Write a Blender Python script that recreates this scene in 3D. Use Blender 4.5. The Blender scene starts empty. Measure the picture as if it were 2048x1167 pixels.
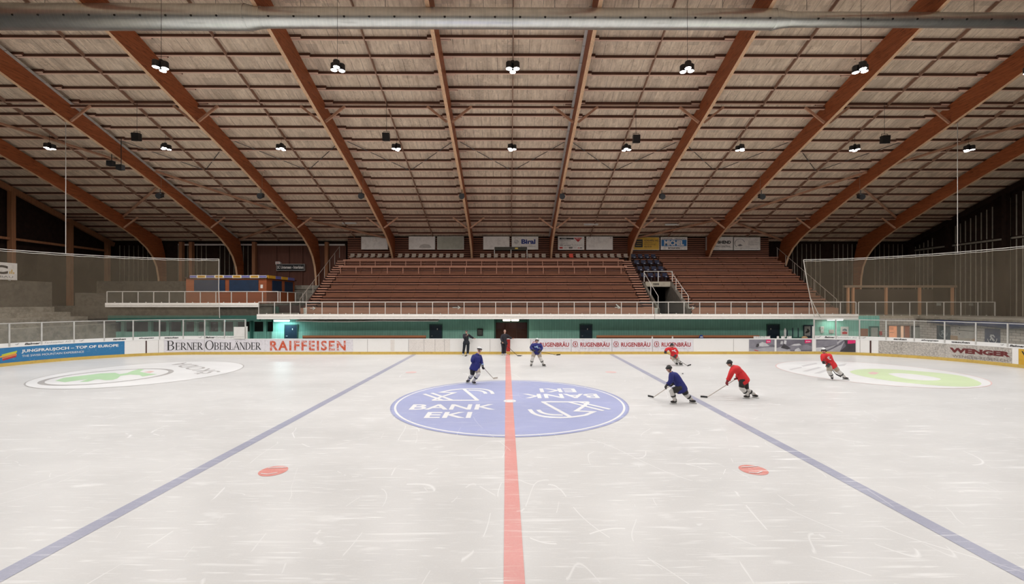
import bpy, bmesh, math, random
from mathutils import Vector, Matrix
random.seed(7)
sc = bpy.context.scene
COL = sc.collection
# ------------------------------------------------------------------ camera
H = 3.93; F = 864.0; YAW = 0.0056; CX = -0.2
cam = bpy.data.cameras.new('camera'); cam.sensor_width = 36; cam.lens = F / 2048 * 36
cam.shift_y = 19.5 / 2048; cam.clip_end = 300
co = bpy.data.objects.new('camera', cam); COL.objects.link(co)
co.location = (CX, 0, H); co.rotation_euler = (math.pi / 2, 0, -YAW); sc.camera = co
# ------------------------------------------------------------------ world, view, lamps' strengths
w = bpy.data.worlds.new('world'); sc.world = w; w.use_nodes = True
w.node_tree.nodes['Background'].inputs[0].default_value = (0.02, 0.022, 0.03, 1)
w.node_tree.nodes['Background'].inputs[1].default_value = 0.1
sc.view_settings.view_transform = 'Standard'; sc.view_settings.look = 'None'
sc.view_settings.gamma = 1; sc.view_settings.use_curve_mapping = False
sc.view_settings.exposure = -1.42
LAMP_W = 4200.0; LAMP_COL = (0.985, 0.985, 0.985)
TUBE_W = 60.0

PI = math.pi
# ------------------------------------------------------------------ photo measurements -> metres at a known depth
def at(px, py, Y):
    u = (px - 1024) / F; v = (603 - py) / F
    c, s = math.cos(YAW), math.sin(YAW)
    t = Y / (c - u * s)
    return Vector((CX + t * (u * c + s), Y, H + t * v))
def ground(px, py):
    t = H * F / (py - 603); u = (px - 1024) / F
    c, s = math.cos(YAW), math.sin(YAW)
    return (CX + t * (u * c + s), t * (c - u * s))
def X(px, Y): return at(px, 603, Y).x
def Z(py, Y): return H + (603 - py) * Y / F

# ------------------------------------------------------------------ mesh helpers
W = {}
class MB:
    def __init__(s): s.v = []; s.f = []; s.m = []; s.uv = None
    def add(s, vs, fs, mi=0):
        o = len(s.v); s.v += [Vector(p) for p in vs]
        s.f += [tuple(i + o for i in f) for f in fs]; s.m += [mi] * len(fs); return s
    def box(s, x0, x1, y0, y1, z0, z1, mi=0):
        return s.add([(x0,y0,z0),(x1,y0,z0),(x1,y1,z0),(x0,y1,z0),(x0,y0,z1),(x1,y0,z1),(x1,y1,z1),(x0,y1,z1)],
            [(0,3,2,1),(4,5,6,7),(0,1,5,4),(1,2,6,5),(2,3,7,6),(3,0,4,7)], mi)
    def bar(s, p, q, wd, ht, up=(0,0,1), mi=0):
        p = Vector(p); q = Vector(q); d = (q - p).normalized(); up = Vector(up)
        a = d.cross(up)
        if a.length < 1e-4: a = d.cross(Vector((1,0,0)))
        a.normalize(); b = a.cross(d).normalized()
        vs = []
        for o in (p, q):
            for i, j in ((-1,-1),(1,-1),(1,1),(-1,1)): vs.append(o + a*wd/2*i + b*ht/2*j)
        return s.add(vs, [(0,1,2,3),(7,6,5,4),(0,4,5,1),(1,5,6,2),(2,6,7,3),(3,7,4,0)], mi)
    def tube(s, pts, rad, n=8, mi=0, cap=True):
        pts = [Vector(p) for p in pts]
        if not isinstance(rad, (list, tuple)): rad = [rad] * len(pts)
        vs = []; ref = None
        for i, p in enumerate(pts):
            d = (pts[min(i+1, len(pts)-1)] - pts[max(i-1, 0)]).normalized()
            if ref is None:
                ref = d.cross(Vector((0,0,1)))
                if ref.length < 0.1: ref = d.cross(Vector((1,0,0)))
                ref.normalize()
            a = (ref - d * ref.dot(d)).normalized(); b = d.cross(a); ref = a
            for k in range(n):
                t = 2*PI*k/n; vs.append(p + (a*math.cos(t) + b*math.sin(t))*rad[i])
        fs = []
        for i in range(len(pts)-1):
            for k in range(n):
                k2 = (k+1) % n; fs.append((i*n+k, i*n+k2, (i+1)*n+k2, (i+1)*n+k))
        if cap: fs.append(tuple(range(n))[::-1]); fs.append(tuple((len(pts)-1)*n+k for k in range(n)))
        return s.add(vs, fs, mi)
    def ball(s, c, r, n=12, m=8, mi=0, M=None, zmin=-1.0):
        c = Vector(c); vs = []; fs = []
        lo = math.asin(max(-1, zmin))
        for i in range(m+1):
            ph = PI/2 - (PI/2 - lo) * i / m
            for k in range(n):
                t = 2*PI*k/n
                p = Vector((r[0]*math.cos(ph)*math.cos(t), r[1]*math.cos(ph)*math.sin(t), r[2]*math.sin(ph)))
                if M: p = M @ p
                vs.append(c + p)
        for i in range(m):
            for k in range(n):
                k2 = (k+1) % n; fs.append((i*n+k, (i+1)*n+k, (i+1)*n+k2, i*n+k2))
        return s.add(vs, fs, mi)
    def prism(s, poly, x0, x1, mi=0):           # polygon in (y,z) extruded along x
        n = len(poly); vs = [(x0, y, z) for y, z in poly] + [(x1, y, z) for y, z in poly]
        fs = [tuple(range(n)), tuple(range(2*n-1, n-1, -1))]
        fs += [(i, i+n, (i+1) % n + n, (i+1) % n) for i in range(n)]
        return s.add(vs, fs, mi)
def mesh_of(name, b):
    me = bpy.data.meshes.new(name); me.from_pydata([tuple(p) for p in b.v], [], b.f)
    if b.uv:
        l = me.uv_layers.new(name='UVMap')
        for lp in me.loops: l.data[lp.index].uv = b.uv[lp.vertex_index]
    return me
def obj(name, b, mat, parent=None, smooth=False, fix=True):
    org = W.get(parent.name, Vector((0,0,0))) if parent else Vector((0,0,0))
    me = bpy.data.meshes.new(name); me.from_pydata([tuple(p - org) for p in b.v], [], b.f)
    mats = mat if isinstance(mat, (list, tuple)) else [mat]
    for m in mats: me.materials.append(m)
    for i, p in enumerate(me.polygons): p.material_index = b.m[i] if len(mats) > 1 else 0; p.use_smooth = smooth
    if fix:
        bm = bmesh.new(); bm.from_mesh(me); bmesh.ops.recalc_face_normals(bm, faces=bm.faces); bm.to_mesh(me); bm.free()
    if b.uv:
        l = me.uv_layers.new(name='UVMap')
        for lp in me.loops: l.data[lp.index].uv = b.uv[lp.vertex_index]
    o = bpy.data.objects.new(name, me); COL.objects.link(o)
    if parent: o.parent = parent
    W[o.name] = org.copy(); return o
def tag(o, label=None, cat=None, group=None, kind=None):
    if label: o['label'] = label
    if cat: o['category'] = cat
    if group: o['group'] = group
    if kind: o['kind'] = kind
    return o
def thing(name, label, cat, loc=(0,0,0), group=None):
    o = bpy.data.objects.new(name, None); o.empty_display_size = 0.2; COL.objects.link(o); o.location = loc
    W[o.name] = Vector(loc); return tag(o, label, cat, group)
def struct(name, b, mat, label=None, **k):
    o = obj(name, b, mat, **k); o['kind'] = 'structure'
    if label: o['label'] = label
    return o
def copy_tree(o, parent=None, loc=None):
    c = o.copy(); COL.objects.link(c)
    if parent: c.parent = parent
    if loc is not None: c.location = loc
    for ch in o.children: copy_tree(ch, c)
    return c
def ordn(i): return ['first','second','third','fourth','fifth','sixth','seventh','eighth','ninth','tenth','eleventh','twelfth','thirteenth',
    'fourteenth','fifteenth','sixteenth','seventeenth','eighteenth','nineteenth','twentieth'][i] if i < 20 else \
    ('twenty-' + ordn(i-20) if i < 29 else 'thirtieth' if i == 29 else 'thirty-' + ordn(i-30))

# text as mesh: returns verts (u,v) + faces, width normalised
def text_uv(txt, wid, hgt, bold=0.0, shear=0.0, spacing=1.0):
    cu = bpy.data.curves.new('tmp_text', 'FONT'); cu.body = txt; cu.size = 1; cu.offset = bold; cu.shear = shear
    cu.space_character = spacing; cu.resolution_u = 3
    o = bpy.data.objects.new('tmp_text', cu); COL.objects.link(o)
    bpy.context.view_layer.update()
    me = bpy.data.meshes.new_from_object(o.evaluated_get(bpy.context.evaluated_depsgraph_get()))
    vs = [v.co.copy() for v in me.vertices]; fs = [tuple(p.vertices) for p in me.polygons]
    bpy.data.objects.remove(o); bpy.data.curves.remove(cu); bpy.data.meshes.remove(me)
    if not vs: return [], []
    x0 = min(v.x for v in vs); x1 = max(v.x for v in vs); z0 = min(v.y for v in vs); z1 = max(v.y for v in vs)
    if any(c in txt for c in 'pgqy'): pass
    return [((v.x-x0)/(x1-x0)*wid, (v.y-z0)/(z1-z0)*hgt) for v in vs], fs
def text_on(b, txt, u0, u1, v0, v1, fmap, mi=0, **k):   # put text into rectangle, through fmap(u,v)->xyz
    vs, fs = text_uv(txt, u1-u0, v1-v0, **k)
    b.add([fmap(u0+u, v0+v) for u, v in vs], fs, mi); return b
def poly_fill(b, loop, fmap, mi=0):
    from mathutils.geometry import tessellate_polygon
    t = tessellate_polygon([[Vector((p[0], p[1], 0)) for p in loop]])
    b.add([fmap(*p) for p in loop], [tuple(x) for x in t], mi); return b
STK_N = [0]
def stroke(b, pts, wd, fmap, mi=0):
    pts = [Vector(p) for p in pts]; L = []; R = []
    for i, p in enumerate(pts):
        d0 = (p - pts[i-1]).normalized() if i else None
        d1 = (pts[i+1] - p).normalized() if i < len(pts)-1 else None
        d = ((d0 or d1) + (d1 or d0)).normalized(); n = Vector((-d.y, d.x))
        k = 1.0
        if d0 and d1: k = min(1/max(0.35, n.dot(Vector((-d0.y, d0.x)))), 2.2)
        L.append(p + n*wd/2*k); R.append(p - n*wd/2*k)
    n = len(pts); P3 = [Vector(fmap(*q)) for q in L] + [Vector(fmap(*q)) for q in R]
    nn = (P3[1]-P3[0]).cross(P3[n]-P3[0])
    if nn.length > 1e-9:
        nn.normalize()
        if nn.dot(Vector((CX, 0, H)) - P3[0]) < 0: nn = -nn
        STK_N[0] = (STK_N[0]+1) % 9; P3 = [p + nn*0.0007*STK_N[0] for p in P3]
    b.add(P3, [(i, i+1, n+i+1, n+i) for i in range(n-1)], mi); return b

# ------------------------------------------------------------------ materials
MATS = {}
def NT(name):
    m = bpy.data.materials.new(name); m.use_nodes = True; nt = m.node_tree
    return m, nt, nt.nodes['Principled BSDF']
def N(nt, typ, **k):
    n = nt.nodes.new(typ)
    for a, v in k.items():
        if a.startswith('i_'): n.inputs[int(a[2:]) if a[2:].isdigit() else a[2:].replace('_',' ')].default_value = v
        else: setattr(n, a, v)
    return n
def rgba(c): return (c[0], c[1], c[2], 1)
def s2l(r, g, b):
    f = lambda c: (c/255/12.92) if c/255 <= 0.04045 else ((c/255+0.055)/1.055)**2.4
    return (f(r), f(g), f(b))
def math_n(nt, op, a, b=None, c=None, clamp=False):
    n = nt.nodes.new('ShaderNodeMath'); n.operation = op; n.use_clamp = clamp
    for i, x in enumerate((a, b, c)):
        if x is None: continue
        if isinstance(x, (int, float)): n.inputs[i].default_value = x
        else: nt.links.new(x, n.inputs[i])
    return n.outputs[0]
def mixc(nt, fac, a, b, blend='MIX'):
    n = nt.nodes.new('ShaderNodeMix'); n.data_type = 'RGBA'; n.blend_type = blend
    for sk, x in ((n.inputs[0], fac), (n.inputs[6], a), (n.inputs[7], b)):
        if isinstance(x, (int, float)): sk.default_value = x
        elif isinstance(x, tuple): sk.default_value = rgba(x)
        else: nt.links.new(x, sk)
    return n.outputs[2]
def coords(nt, scale=(1,1,1), rot=(0,0,0), src='world'):
    if src == 'world': o = N(nt, 'ShaderNodeNewGeometry').outputs['Position']
    elif src == 'uv': o = N(nt, 'ShaderNodeTexCoord').outputs['UV']
    else: o = N(nt, 'ShaderNodeTexCoord').outputs['Object']
    mp = N(nt, 'ShaderNodeMapping'); mp.inputs['Scale'].default_value = scale; mp.inputs['Rotation'].default_value = rot
    nt.links.new(o, mp.inputs[0]); return mp.outputs[0]
def noise(nt, vec, scale, detail=3, rough=0.55, dist=0.0):
    n = N(nt, 'ShaderNodeTexNoise'); n.inputs['Scale'].default_value = scale; n.inputs['Detail'].default_value = detail
    n.inputs['Roughness'].default_value = rough; n.inputs['Distortion'].default_value = dist
    nt.links.new(vec, n.inputs['Vector']); return n.outputs['Fac']
def plain(name, col, rough=0.6, metal=0.0, var=0.12, nscale=3.0, spec=0.5, sc3=(1,1,1)):
    if name in MATS: return MATS[name]
    m, nt, p = NT(name)
    f = noise(nt, coords(nt, sc3), nscale, 4)
    f = math_n(nt, 'MULTIPLY_ADD', f, 2.2, -0.6, clamp=True)
    lo = tuple(c*(1-var) for c in col); hi = tuple(min(1, c*(1+var)) for c in col)
    nt.links.new(mixc(nt, f, lo, hi), p.inputs['Base Color'])
    p.inputs['Roughness'].default_value = rough; p.inputs['Metallic'].default_value = metal
    p.inputs['Specular IOR Level'].default_value = spec
    MATS[name] = m; return m
def wood(name, col, axis='x', rough=0.6, var=0.35, lam=0.0, spec=0.35):
    if name in MATS: return MATS[name]
    m, nt, p = NT(name)
    sc3 = {'x': (0.25, 6, 6), 'y': (6, 0.25, 6), 'z': (6, 6, 0.25)}[axis]
    f = noise(nt, coords(nt, sc3), 2.2, 5, 0.6, 0.4)
    f = math_n(nt, 'MULTIPLY_ADD', f, 2.4, -0.7, clamp=True)
    c = mixc(nt, f, tuple(k*(1-var) for k in col), tuple(min(1, k*(1+var)) for k in col))
    if lam:                                     # glulam: short dark checks
        g = noise(nt, coords(nt, {'x': (0.8, 9, 9), 'y': (9, 0.8, 9), 'z': (9, 9, 0.8)}[axis]), 2.5, 2)
        g = math_n(nt, 'GREATER_THAN', g, 0.61); g = math_n(nt, 'MULTIPLY', g, lam)
        c = mixc(nt, g, c, tuple(k*0.35 for k in col))
    nt.links.new(c, p.inputs['Base Color'])
    p.inputs['Roughness'].default_value = rough; p.inputs['Specular IOR Level'].default_value = spec
    MATS[name] = m; return m
def worn(name, col, dirt, amount=0.5, scale=8.0, thr=0.55, rough=0.4):
    if name in MATS: return MATS[name]
    m, nt, p = NT(name)
    v = coords(nt)
    f = noise(nt, v, scale, 6, 0.75); g = noise(nt, v, 0.7, 3)
    a = math_n(nt, 'MULTIPLY', math_n(nt, 'MULTIPLY_ADD', math_n(nt, 'SUBTRACT', f, thr), 7.0, 0.2, clamp=True), math_n(nt, 'MULTIPLY_ADD', g, 2.0, -0.3, clamp=True))
    a = math_n(nt, 'MULTIPLY', a, amount)
    nt.links.new(mixc(nt, a, col, dirt), p.inputs['Base Color']); p.inputs['Roughness'].default_value = rough
    MATS[name] = m; return m
def emit(name, col, strength):
    if name in MATS: return MATS[name]
    m, nt, p = NT(name)
    f = noise(nt, coords(nt), 20, 1)
    nt.links.new(mixc(nt, math_n(nt, 'MULTIPLY', f, 0.1), col, tuple(c*0.9 for c in col)), p.inputs['Emission Color'])
    p.inputs['Emission Strength'].default_value = strength; p.inputs['Base Color'].default_value = rgba(col)
    MATS[name] = m; return m
def ice_scratch(nt):
    v = coords(nt)
    out = None
    for i, (s, dist, thr, k, off) in enumerate(((0.22, 0.35, 0.0013, 0.8, 0), (0.4, 0.3, 0.0022, 0.7, 37), (0.8, 0.25, 0.004, 0.55, 91))):
        mp = N(nt, 'ShaderNodeMapping'); mp.inputs['Location'].default_value = (off, off*0.7, 0); mp.inputs['Rotation'].default_value = (0,0,off)
        mp.inputs['Scale'].default_value = (1, 0.4, 1)
        nt.links.new(v, mp.inputs[0])
        f = noise(nt, mp.outputs[0], s, 0.5, 0.4, dist)
        a = math_n(nt, 'ABSOLUTE', math_n(nt, 'SUBTRACT', f, 0.5))
        a = math_n(nt, 'SUBTRACT', 1.0, math_n(nt, 'DIVIDE', a, thr), clamp=True)
        brk = math_n(nt, 'GREATER_THAN', noise(nt, mp.outputs[0], s*2.3+0.5, 2), 0.54)
        a = math_n(nt, 'MULTIPLY', math_n(nt, 'MULTIPLY', a, brk), k)
        out = a if out is None else math_n(nt, 'MAXIMUM', out, a)
    for rot, sx, sy, sc_, mul, off2 in ((0.35, 1.2, 16, 1.0, 7, -4.45), (-0.3, 0.8, 13, 1.3, 7, -4.45), (1.25, 1.5, 18, 0.9, 7, -4.6), (0.05, 0.5, 7, 1.0, 6, -3.7)):
        q = noise(nt, coords(nt, (sx, sy, 1), (0, 0, rot)), sc_, 2, 0.5)
        q = math_n(nt, 'MULTIPLY', math_n(nt, 'MULTIPLY_ADD', q, mul, off2, clamp=True), 0.85); out = math_n(nt, 'MAXIMUM', out, q)
    # fine hatch and snow patches
    h = noise(nt, coords(nt, (3, 14, 1), (0,0,0.5)), 3.0, 4, 0.7)
    h = math_n(nt, 'MULTIPLY_ADD', h, 5, -2.9, clamp=True)
    pch = noise(nt, coords(nt, (1, 2.6, 1), (0,0,0.2)), 0.9, 3, 0.5)
    pch = math_n(nt, 'MULTIPLY_ADD', pch, 9, -5.8, clamp=True)
    out = math_n(nt, 'MAXIMUM', out, math_n(nt, 'MULTIPLY', h, 0.5))
    return math_n(nt, 'MAXIMUM', out, math_n(nt, 'MULTIPLY', pch, 0.5))
def ice_mat(name, col, white=(0.94, 0.94, 0.935), keep=0.9, rough=0.33):
    if name in MATS: return MATS[name]
    m, nt, p = NT(name)
    base = noise(nt, coords(nt, (1, 2.2, 1)), 0.16, 4, 0.6)
    base = math_n(nt, 'MULTIPLY_ADD', base, 2.4, -0.7, clamp=True)
    c = mixc(nt, base, tuple(k*0.88 for k in col), tuple(min(1, k*1.06) for k in col))
    g = noise(nt, coords(nt), 30, 3, 0.8); g = math_n(nt, 'MULTIPLY_ADD', g, 0.35, -0.08, clamp=True)
    c = mixc(nt, math_n(nt, 'MULTIPLY', g, 0.6), c, white)
    s = math_n(nt, 'MULTIPLY', ice_scratch(nt), keep)
    c = mixc(nt, s, c, white)
    nt.links.new(c, p.inputs['Base Color'])
    nt.links.new(math_n(nt, 'MULTIPLY_ADD', s, 0.35, rough), p.inputs['Roughness'])
    p.inputs['Specular IOR Level'].default_value = 0.3
    MATS[name] = m; return m
def glass(name, tint=(0.9, 0.92, 0.9), haze=0.08, hz=(0.6, 0.58, 0.55)):
    if name in MATS: return MATS[name]
    m = bpy.data.materials.new(name); m.use_nodes = True; nt = m.node_tree; nt.nodes.clear()
    out = N(nt, 'ShaderNodeOutputMaterial'); tr = N(nt, 'ShaderNodeBsdfTransparent'); tr.inputs[0].default_value = rgba(tint)
    gl = N(nt, 'ShaderNodeBsdfGlossy'); gl.inputs['Roughness'].default_value = 0.08
    df = N(nt, 'ShaderNodeBsdfDiffuse'); df.inputs[0].default_value = rgba(hz)
    lw = N(nt, 'ShaderNodeFresnel'); lw.inputs[0].default_value = 1.35
    m1 = N(nt, 'ShaderNodeMixShader'); m2 = N(nt, 'ShaderNodeMixShader')
    f = noise(nt, coords(nt, (2, 2, 1)), 2.5, 4); f = math_n(nt, 'MULTIPLY', f, haze*2)
    nt.links.new(f, m1.inputs[0]); nt.links.new(tr.outputs[0], m1.inputs[1]); nt.links.new(df.outputs[0], m1.inputs[2])
    nt.links.new(lw.outputs[0], m2.inputs[0]); nt.links.new(m1.outputs[0], m2.inputs[1]); nt.links.new(gl.outputs[0], m2.inputs[2])
    nt.links.new(m2.outputs[0], out.inputs[0]); MATS[name] = m; return m
def net_mat(name, col, dens):
    m = bpy.data.materials.new(name); m.use_nodes = True; nt = m.node_tree; nt.nodes.clear()
    out = N(nt, 'ShaderNodeOutputMaterial'); tr = N(nt, 'ShaderNodeBsdfTransparent'); df = N(nt, 'ShaderNodeBsdfDiffuse')
    df.inputs[0].default_value = rgba(col); mx = N(nt, 'ShaderNodeMixShader')
    uv = N(nt, 'ShaderNodeTexCoord').outputs['UV']; sp = N(nt, 'ShaderNodeSeparateXYZ'); nt.links.new(uv, sp.inputs[0])
    cell = 0.02; g = None
    for o in (0, 1):
        a = math_n(nt, 'FRACT', math_n(nt, 'DIVIDE', sp.outputs[o], cell)); a = math_n(nt, 'LESS_THAN', a, dens)
        g = a if g is None else math_n(nt, 'MAXIMUM', g, a)
    f = noise(nt, coords(nt, (1,1,0.4)), 1.2, 3); k = math_n(nt, 'MULTIPLY_ADD', f, 0.6, 0.6, clamp=True)
    nt.links.new(math_n(nt, 'MULTIPLY', g, k), mx.inputs[0]); nt.links.new(tr.outputs[0], mx.inputs[1]); nt.links.new(df.outputs[0], mx.inputs[2])
    nt.links.new(mx.outputs[0], out.inputs[0]); MATS[name] = m; return m

WHITE = plain('white_paint', (0.72, 0.70, 0.66), 0.45, var=0.06)
FASCIA = worn('fascia_paint', (0.90, 0.85, 0.79), (0.55, 0.5, 0.45), 0.5, 6)
STEEL = plain('galvanised_steel', (0.55, 0.54, 0.51), 0.42, 0.3, 0.12)
RAILM = plain('railing_grey_paint', (0.62, 0.58, 0.53), 0.45, 0.1, 0.08)
BLACK = plain('black_plastic', (0.012, 0.012, 0.013), 0.5, var=0.3)
DARK = plain('dark_metal', (0.035, 0.033, 0.032), 0.5, 0.3, 0.2)
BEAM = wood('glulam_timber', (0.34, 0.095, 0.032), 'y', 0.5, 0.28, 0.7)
PURL = wood('shaded_purlin_timber', (0.13, 0.055, 0.035), 'x', 0.65, 0.25)  # brown timber, darkened to put the shade of the side faces into it
STANDW = wood('red_brown_stand_timber', (0.32, 0.135, 0.085), 'x', 0.6, 0.25)
RISERW = wood('riser_board_timber', (0.18, 0.068, 0.034), 'x', 0.65, 0.3)
STANDL = wood('pale_brown_stand_timber', (0.42, 0.205, 0.135), 'x', 0.6, 0.22)
STANDD = wood('dark_stand_boards', (0.05, 0.018, 0.012), 'x', 0.7, 0.3)
CONC = worn('weathered_concrete', (0.30, 0.27, 0.22), (0.13, 0.115, 0.09), 0.8, 2.5, 0.45, 0.85)
BROWNP = wood('brown_ply', (0.12, 0.045, 0.028), 'z', 0.7, 0.2)
NAVY = plain('navy_door_paint', (0.012, 0.03, 0.052), 0.4, var=0.15)
TEXTBLK = plain('black_ink', (0.02, 0.018, 0.018), 0.6, var=0.2)
TEXTGRY = plain('grey_ink', (0.35, 0.34, 0.33), 0.6, var=0.2)

# ------------------------------------------------------------------ lamps in the hall (each builds its own light)
SPOT_N = [0]
def lamp_light(x, y, z, parent=None, power=LAMP_W):
    l = bpy.data.lights.new('high_bay_light', 'SPOT'); l.energy = power; l.color = LAMP_COL
    l.spot_size = math.radians(168); l.spot_blend = 0.6; l.shadow_soft_size = 0.22
    o = bpy.data.objects.new('high_bay_light', l); COL.objects.link(o)
    if parent: o.parent = parent; o.location = Vector((x, y, z)) - W[parent.name]
    else: o.location = (x, y, z)
    return o
BAY = 8.27
def zr(d): return 27.13 - 0.36 * d if d > 17 else 27.13 - 0.36 * (34 - d)
LENS = emit('lamp_lens', (1.0, 0.97, 0.93), 60)
def high_bay(x, y, rot, label, z=15.0, row='front'):
    t = thing('high_bay_lamp', label, 'lamp', (x, y, z), 'pendant lamp clusters over the rink')
    mnt = MB(); mnt.tube([(x, y, z+0.16), (x, y, z+0.3)], 0.09, 10)
    obj('mounting_hub', mnt, DARK, t)
    for k in range(3):
        a = rot + k*2*PI/3; cx_, cy_ = x + 0.2*math.cos(a), y + 0.2*math.sin(a)
        h = MB(); h.tube([(cx_, cy_, z+0.2), (cx_, cy_, z+0.16), (cx_, cy_, z-0.1), (cx_, cy_, z-0.12)], [0.12, 0.15, 0.155, 0.155], 16)
        h.bar((x, y, z+0.2), (cx_, cy_, z+0.2), 0.06, 0.05)
        ho = obj('lamp_head', h, DARK, t)
        ln = MB(); ln.tube([(cx_, cy_, z-0.12), (cx_, cy_, z-0.135)], [0.14, 0.125], 16); obj('lens', ln, LENS, ho)
    c = MB(); c.tube([(x, y, z+0.3), (x, y, zr(y)+0.05)], 0.009, 5); obj('cable', c, DARK, t)
    lamp_light(x, y, z-0.2, t)
fx = [(-16.6, 'far left'), (-8.27, 'left'), (0, 'centre'), (8.27, 'right'), (16.5, 'far right'), (24.8, 'right edge')]
for i, k in enumerate(range(-2, 4)):
    high_bay(k*BAY - 0.05, 20.42, [0.9+PI/3, -0.35+PI/3, PI/2, 0.3, 0.2, 0.1][i],
             'dark three-head lamp cluster, %s from the left in the nearer row below the duct' % ordn(i))
for i, k in enumerate(range(-4, 5)):
    high_bay(k*BAY - 0.05, 31.1, 0.5 + i*0.35, 'dark three-head lamp cluster, %s from the left in the smaller far row' % ordn(i))
for yy in (9.9, -0.7):
    for k in range(-4, 5): lamp_light(k*BAY, yy, 15.0)
for k in (-4, -3, 4): lamp_light(k*BAY, 20.5, 15.0)

# ------------------------------------------------------------------ ICE and hall floor
R = 8.0; YB = 32.3; XL = -23.2; XR = 22.3
def path(s, off=0.0):          # off > 0 is away from the ice
    if XL <= s <= XR: return (s, YB + off)
    if s > XR:
        th = (s - XR) / R
        if th <= PI/2: return (XR + (R+off)*math.sin(th), YB - R + (R+off)*math.cos(th))
        return (XR + R + off, YB - R - (s - XR - R*PI/2))
    th = (XL - s) / R
    if th <= PI/2: return (XL - (R+off)*math.sin(th), YB - R + (R+off)*math.cos(th))
    return (XL - R - off, YB - R - (XL - s - R*PI/2))
def px_of(x, y):
    dx = x - CX; c, s_ = math.cos(YAW), math.sin(YAW)
    return 1024 + F * (dx*c - y*s_) / (y*c + dx*s_)
def S(px, off=0.0):
    lo, hi = XL - R*PI/2 - 4, XR + R*PI/2 + 4
    for _ in range(50):
        m = (lo+hi)/2
        if px_of(*path(m, off)) < px: lo = m
        else: hi = m
    return (lo+hi)/2

b = MB()
outl = [path(XL - R*PI/2 - 14 + i*(XR - XL + R*PI + 28)/160, 0.03) for i in range(161)]
outl = [(outl[0][0], -4)] + outl + [(outl[-1][0], -4)]
ice_y0 = -4
b.add([(x, y, 0) for x, y in outl], [tuple(range(len(outl)))])
ICE = ice_mat('ice_surface', (0.665, 0.66, 0.65))
ice = struct('floor', b, ICE, 'pale scratched ice sheet of the rink', fix=False)
if ice.data.polygons[0].normal.z < 0: ice.data.flip_normals()
b = MB(); b.box(-43.2, 43.2, -14, 47, -0.35, -0.04); struct('floor', b, plain('hall_concrete', (0.42, 0.40, 0.37), 0.8), 'concrete hall floor around the rink')

zi = 0.004
fm = lambda z: (lambda x, y: (x, y, z))
def ice_paint(name, b, mat, label=None, parent=ice):
    o = obj(name, b, mat, parent, fix=False)
    for p in o.data.polygons:
        pass
    bm = bmesh.new(); bm.from_mesh(o.data)
    for f in bm.faces:
        f.normal_update()
        if f.normal.z < 0: f.normal_flip()
    bm.to_mesh(o.data); bm.free()
    o['kind'] = 'structure'
    if label: o['label'] = label
    return o
RED_I = ice_mat('ice_red_paint', (0.74, 0.30, 0.27), keep=0.6); BLUE_I = ice_mat('ice_blue_line_paint', (0.34, 0.35, 0.46), keep=0.6)
PERI = ice_mat('ice_periwinkle_paint', (0.37, 0.41, 0.66), keep=0.45); WHT_I = ice_mat('ice_white_paint', (0.85, 0.85, 0.85))
GRN_I = ice_mat('ice_pale_green_paint', (0.47, 0.72, 0.42), keep=0.5); GRN2 = ice_mat('ice_lime_paint', (0.66, 0.80, 0.48), keep=0.5)
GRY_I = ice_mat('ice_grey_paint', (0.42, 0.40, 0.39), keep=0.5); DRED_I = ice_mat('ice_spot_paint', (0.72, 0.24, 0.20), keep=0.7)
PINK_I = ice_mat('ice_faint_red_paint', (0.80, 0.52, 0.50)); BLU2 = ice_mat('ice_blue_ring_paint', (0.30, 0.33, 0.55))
LGR_I = ice_mat('ice_light_grey_paint', (0.62, 0.61, 0.62))
b = MB()
def linestrip(b, x0, x1, y0, y1, wd, z): b.add([(x0-wd/2, y0, z), (x0+wd/2, y0, z), (x1+wd/2, y1, z), (x1-wd/2, y1, z)], [(0,1,2,3)])
linestrip(b, -0.10, -0.34, 1.8, 32.3, 0.30, zi*2); ice_paint('red_line_marking', b, RED_I, 'red centre line painted under the ice')
b = MB(); linestrip(b, -7.52, -7.30, 1.8, 32.3, 0.31, zi); ice_paint('blue_line_marking', b, BLUE_I, 'greyish blue line left of the centre circle')
b = MB(); linestrip(b, 7.16, 7.42, 1.8, 32.3, 0.31, zi); ice_paint('blue_line_marking', b, BLUE_I, 'greyish blue line right of the centre circle')
CC = (-0.19, 17.08)
def disc(b, c, r, z, n=96, r2=None):
    if r2 is None: b.add([(c[0]+r*math.cos(2*PI*i/n), c[1]+r*math.sin(2*PI*i/n), z) for i in range(n)], [tuple(range(n))])
    else:
        b.add([(c[0]+q*math.cos(2*PI*i/n), c[1]+q*math.sin(2*PI*i/n), z) for q in (r, r2) for i in range(n)],
              [(i, (i+1) % n, n+(i+1) % n, n+i) for i in range(n)])
b = MB(); disc(b, CC, 4.5, zi); cc = ice_paint('centre_circle_marking', b, PERI, 'periwinkle blue centre circle with BANK EKI lettering')
b = MB(); disc(b, CC, 4.50, zi*1.5, r2=4.56); ice_paint('ring_line', b, BLU2)
b = MB(); disc(b, CC, 4.34, zi*1.5, r2=4.42); ice_paint('ring_line', b, WHT_I)
b = MB(); disc(b, CC, 0.15, zi*3, 24, r2=0.25); disc(b, CC, 0.14, zi*2.6, 24); ice_paint('face_off_dot', b, WHT_I)
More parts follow.
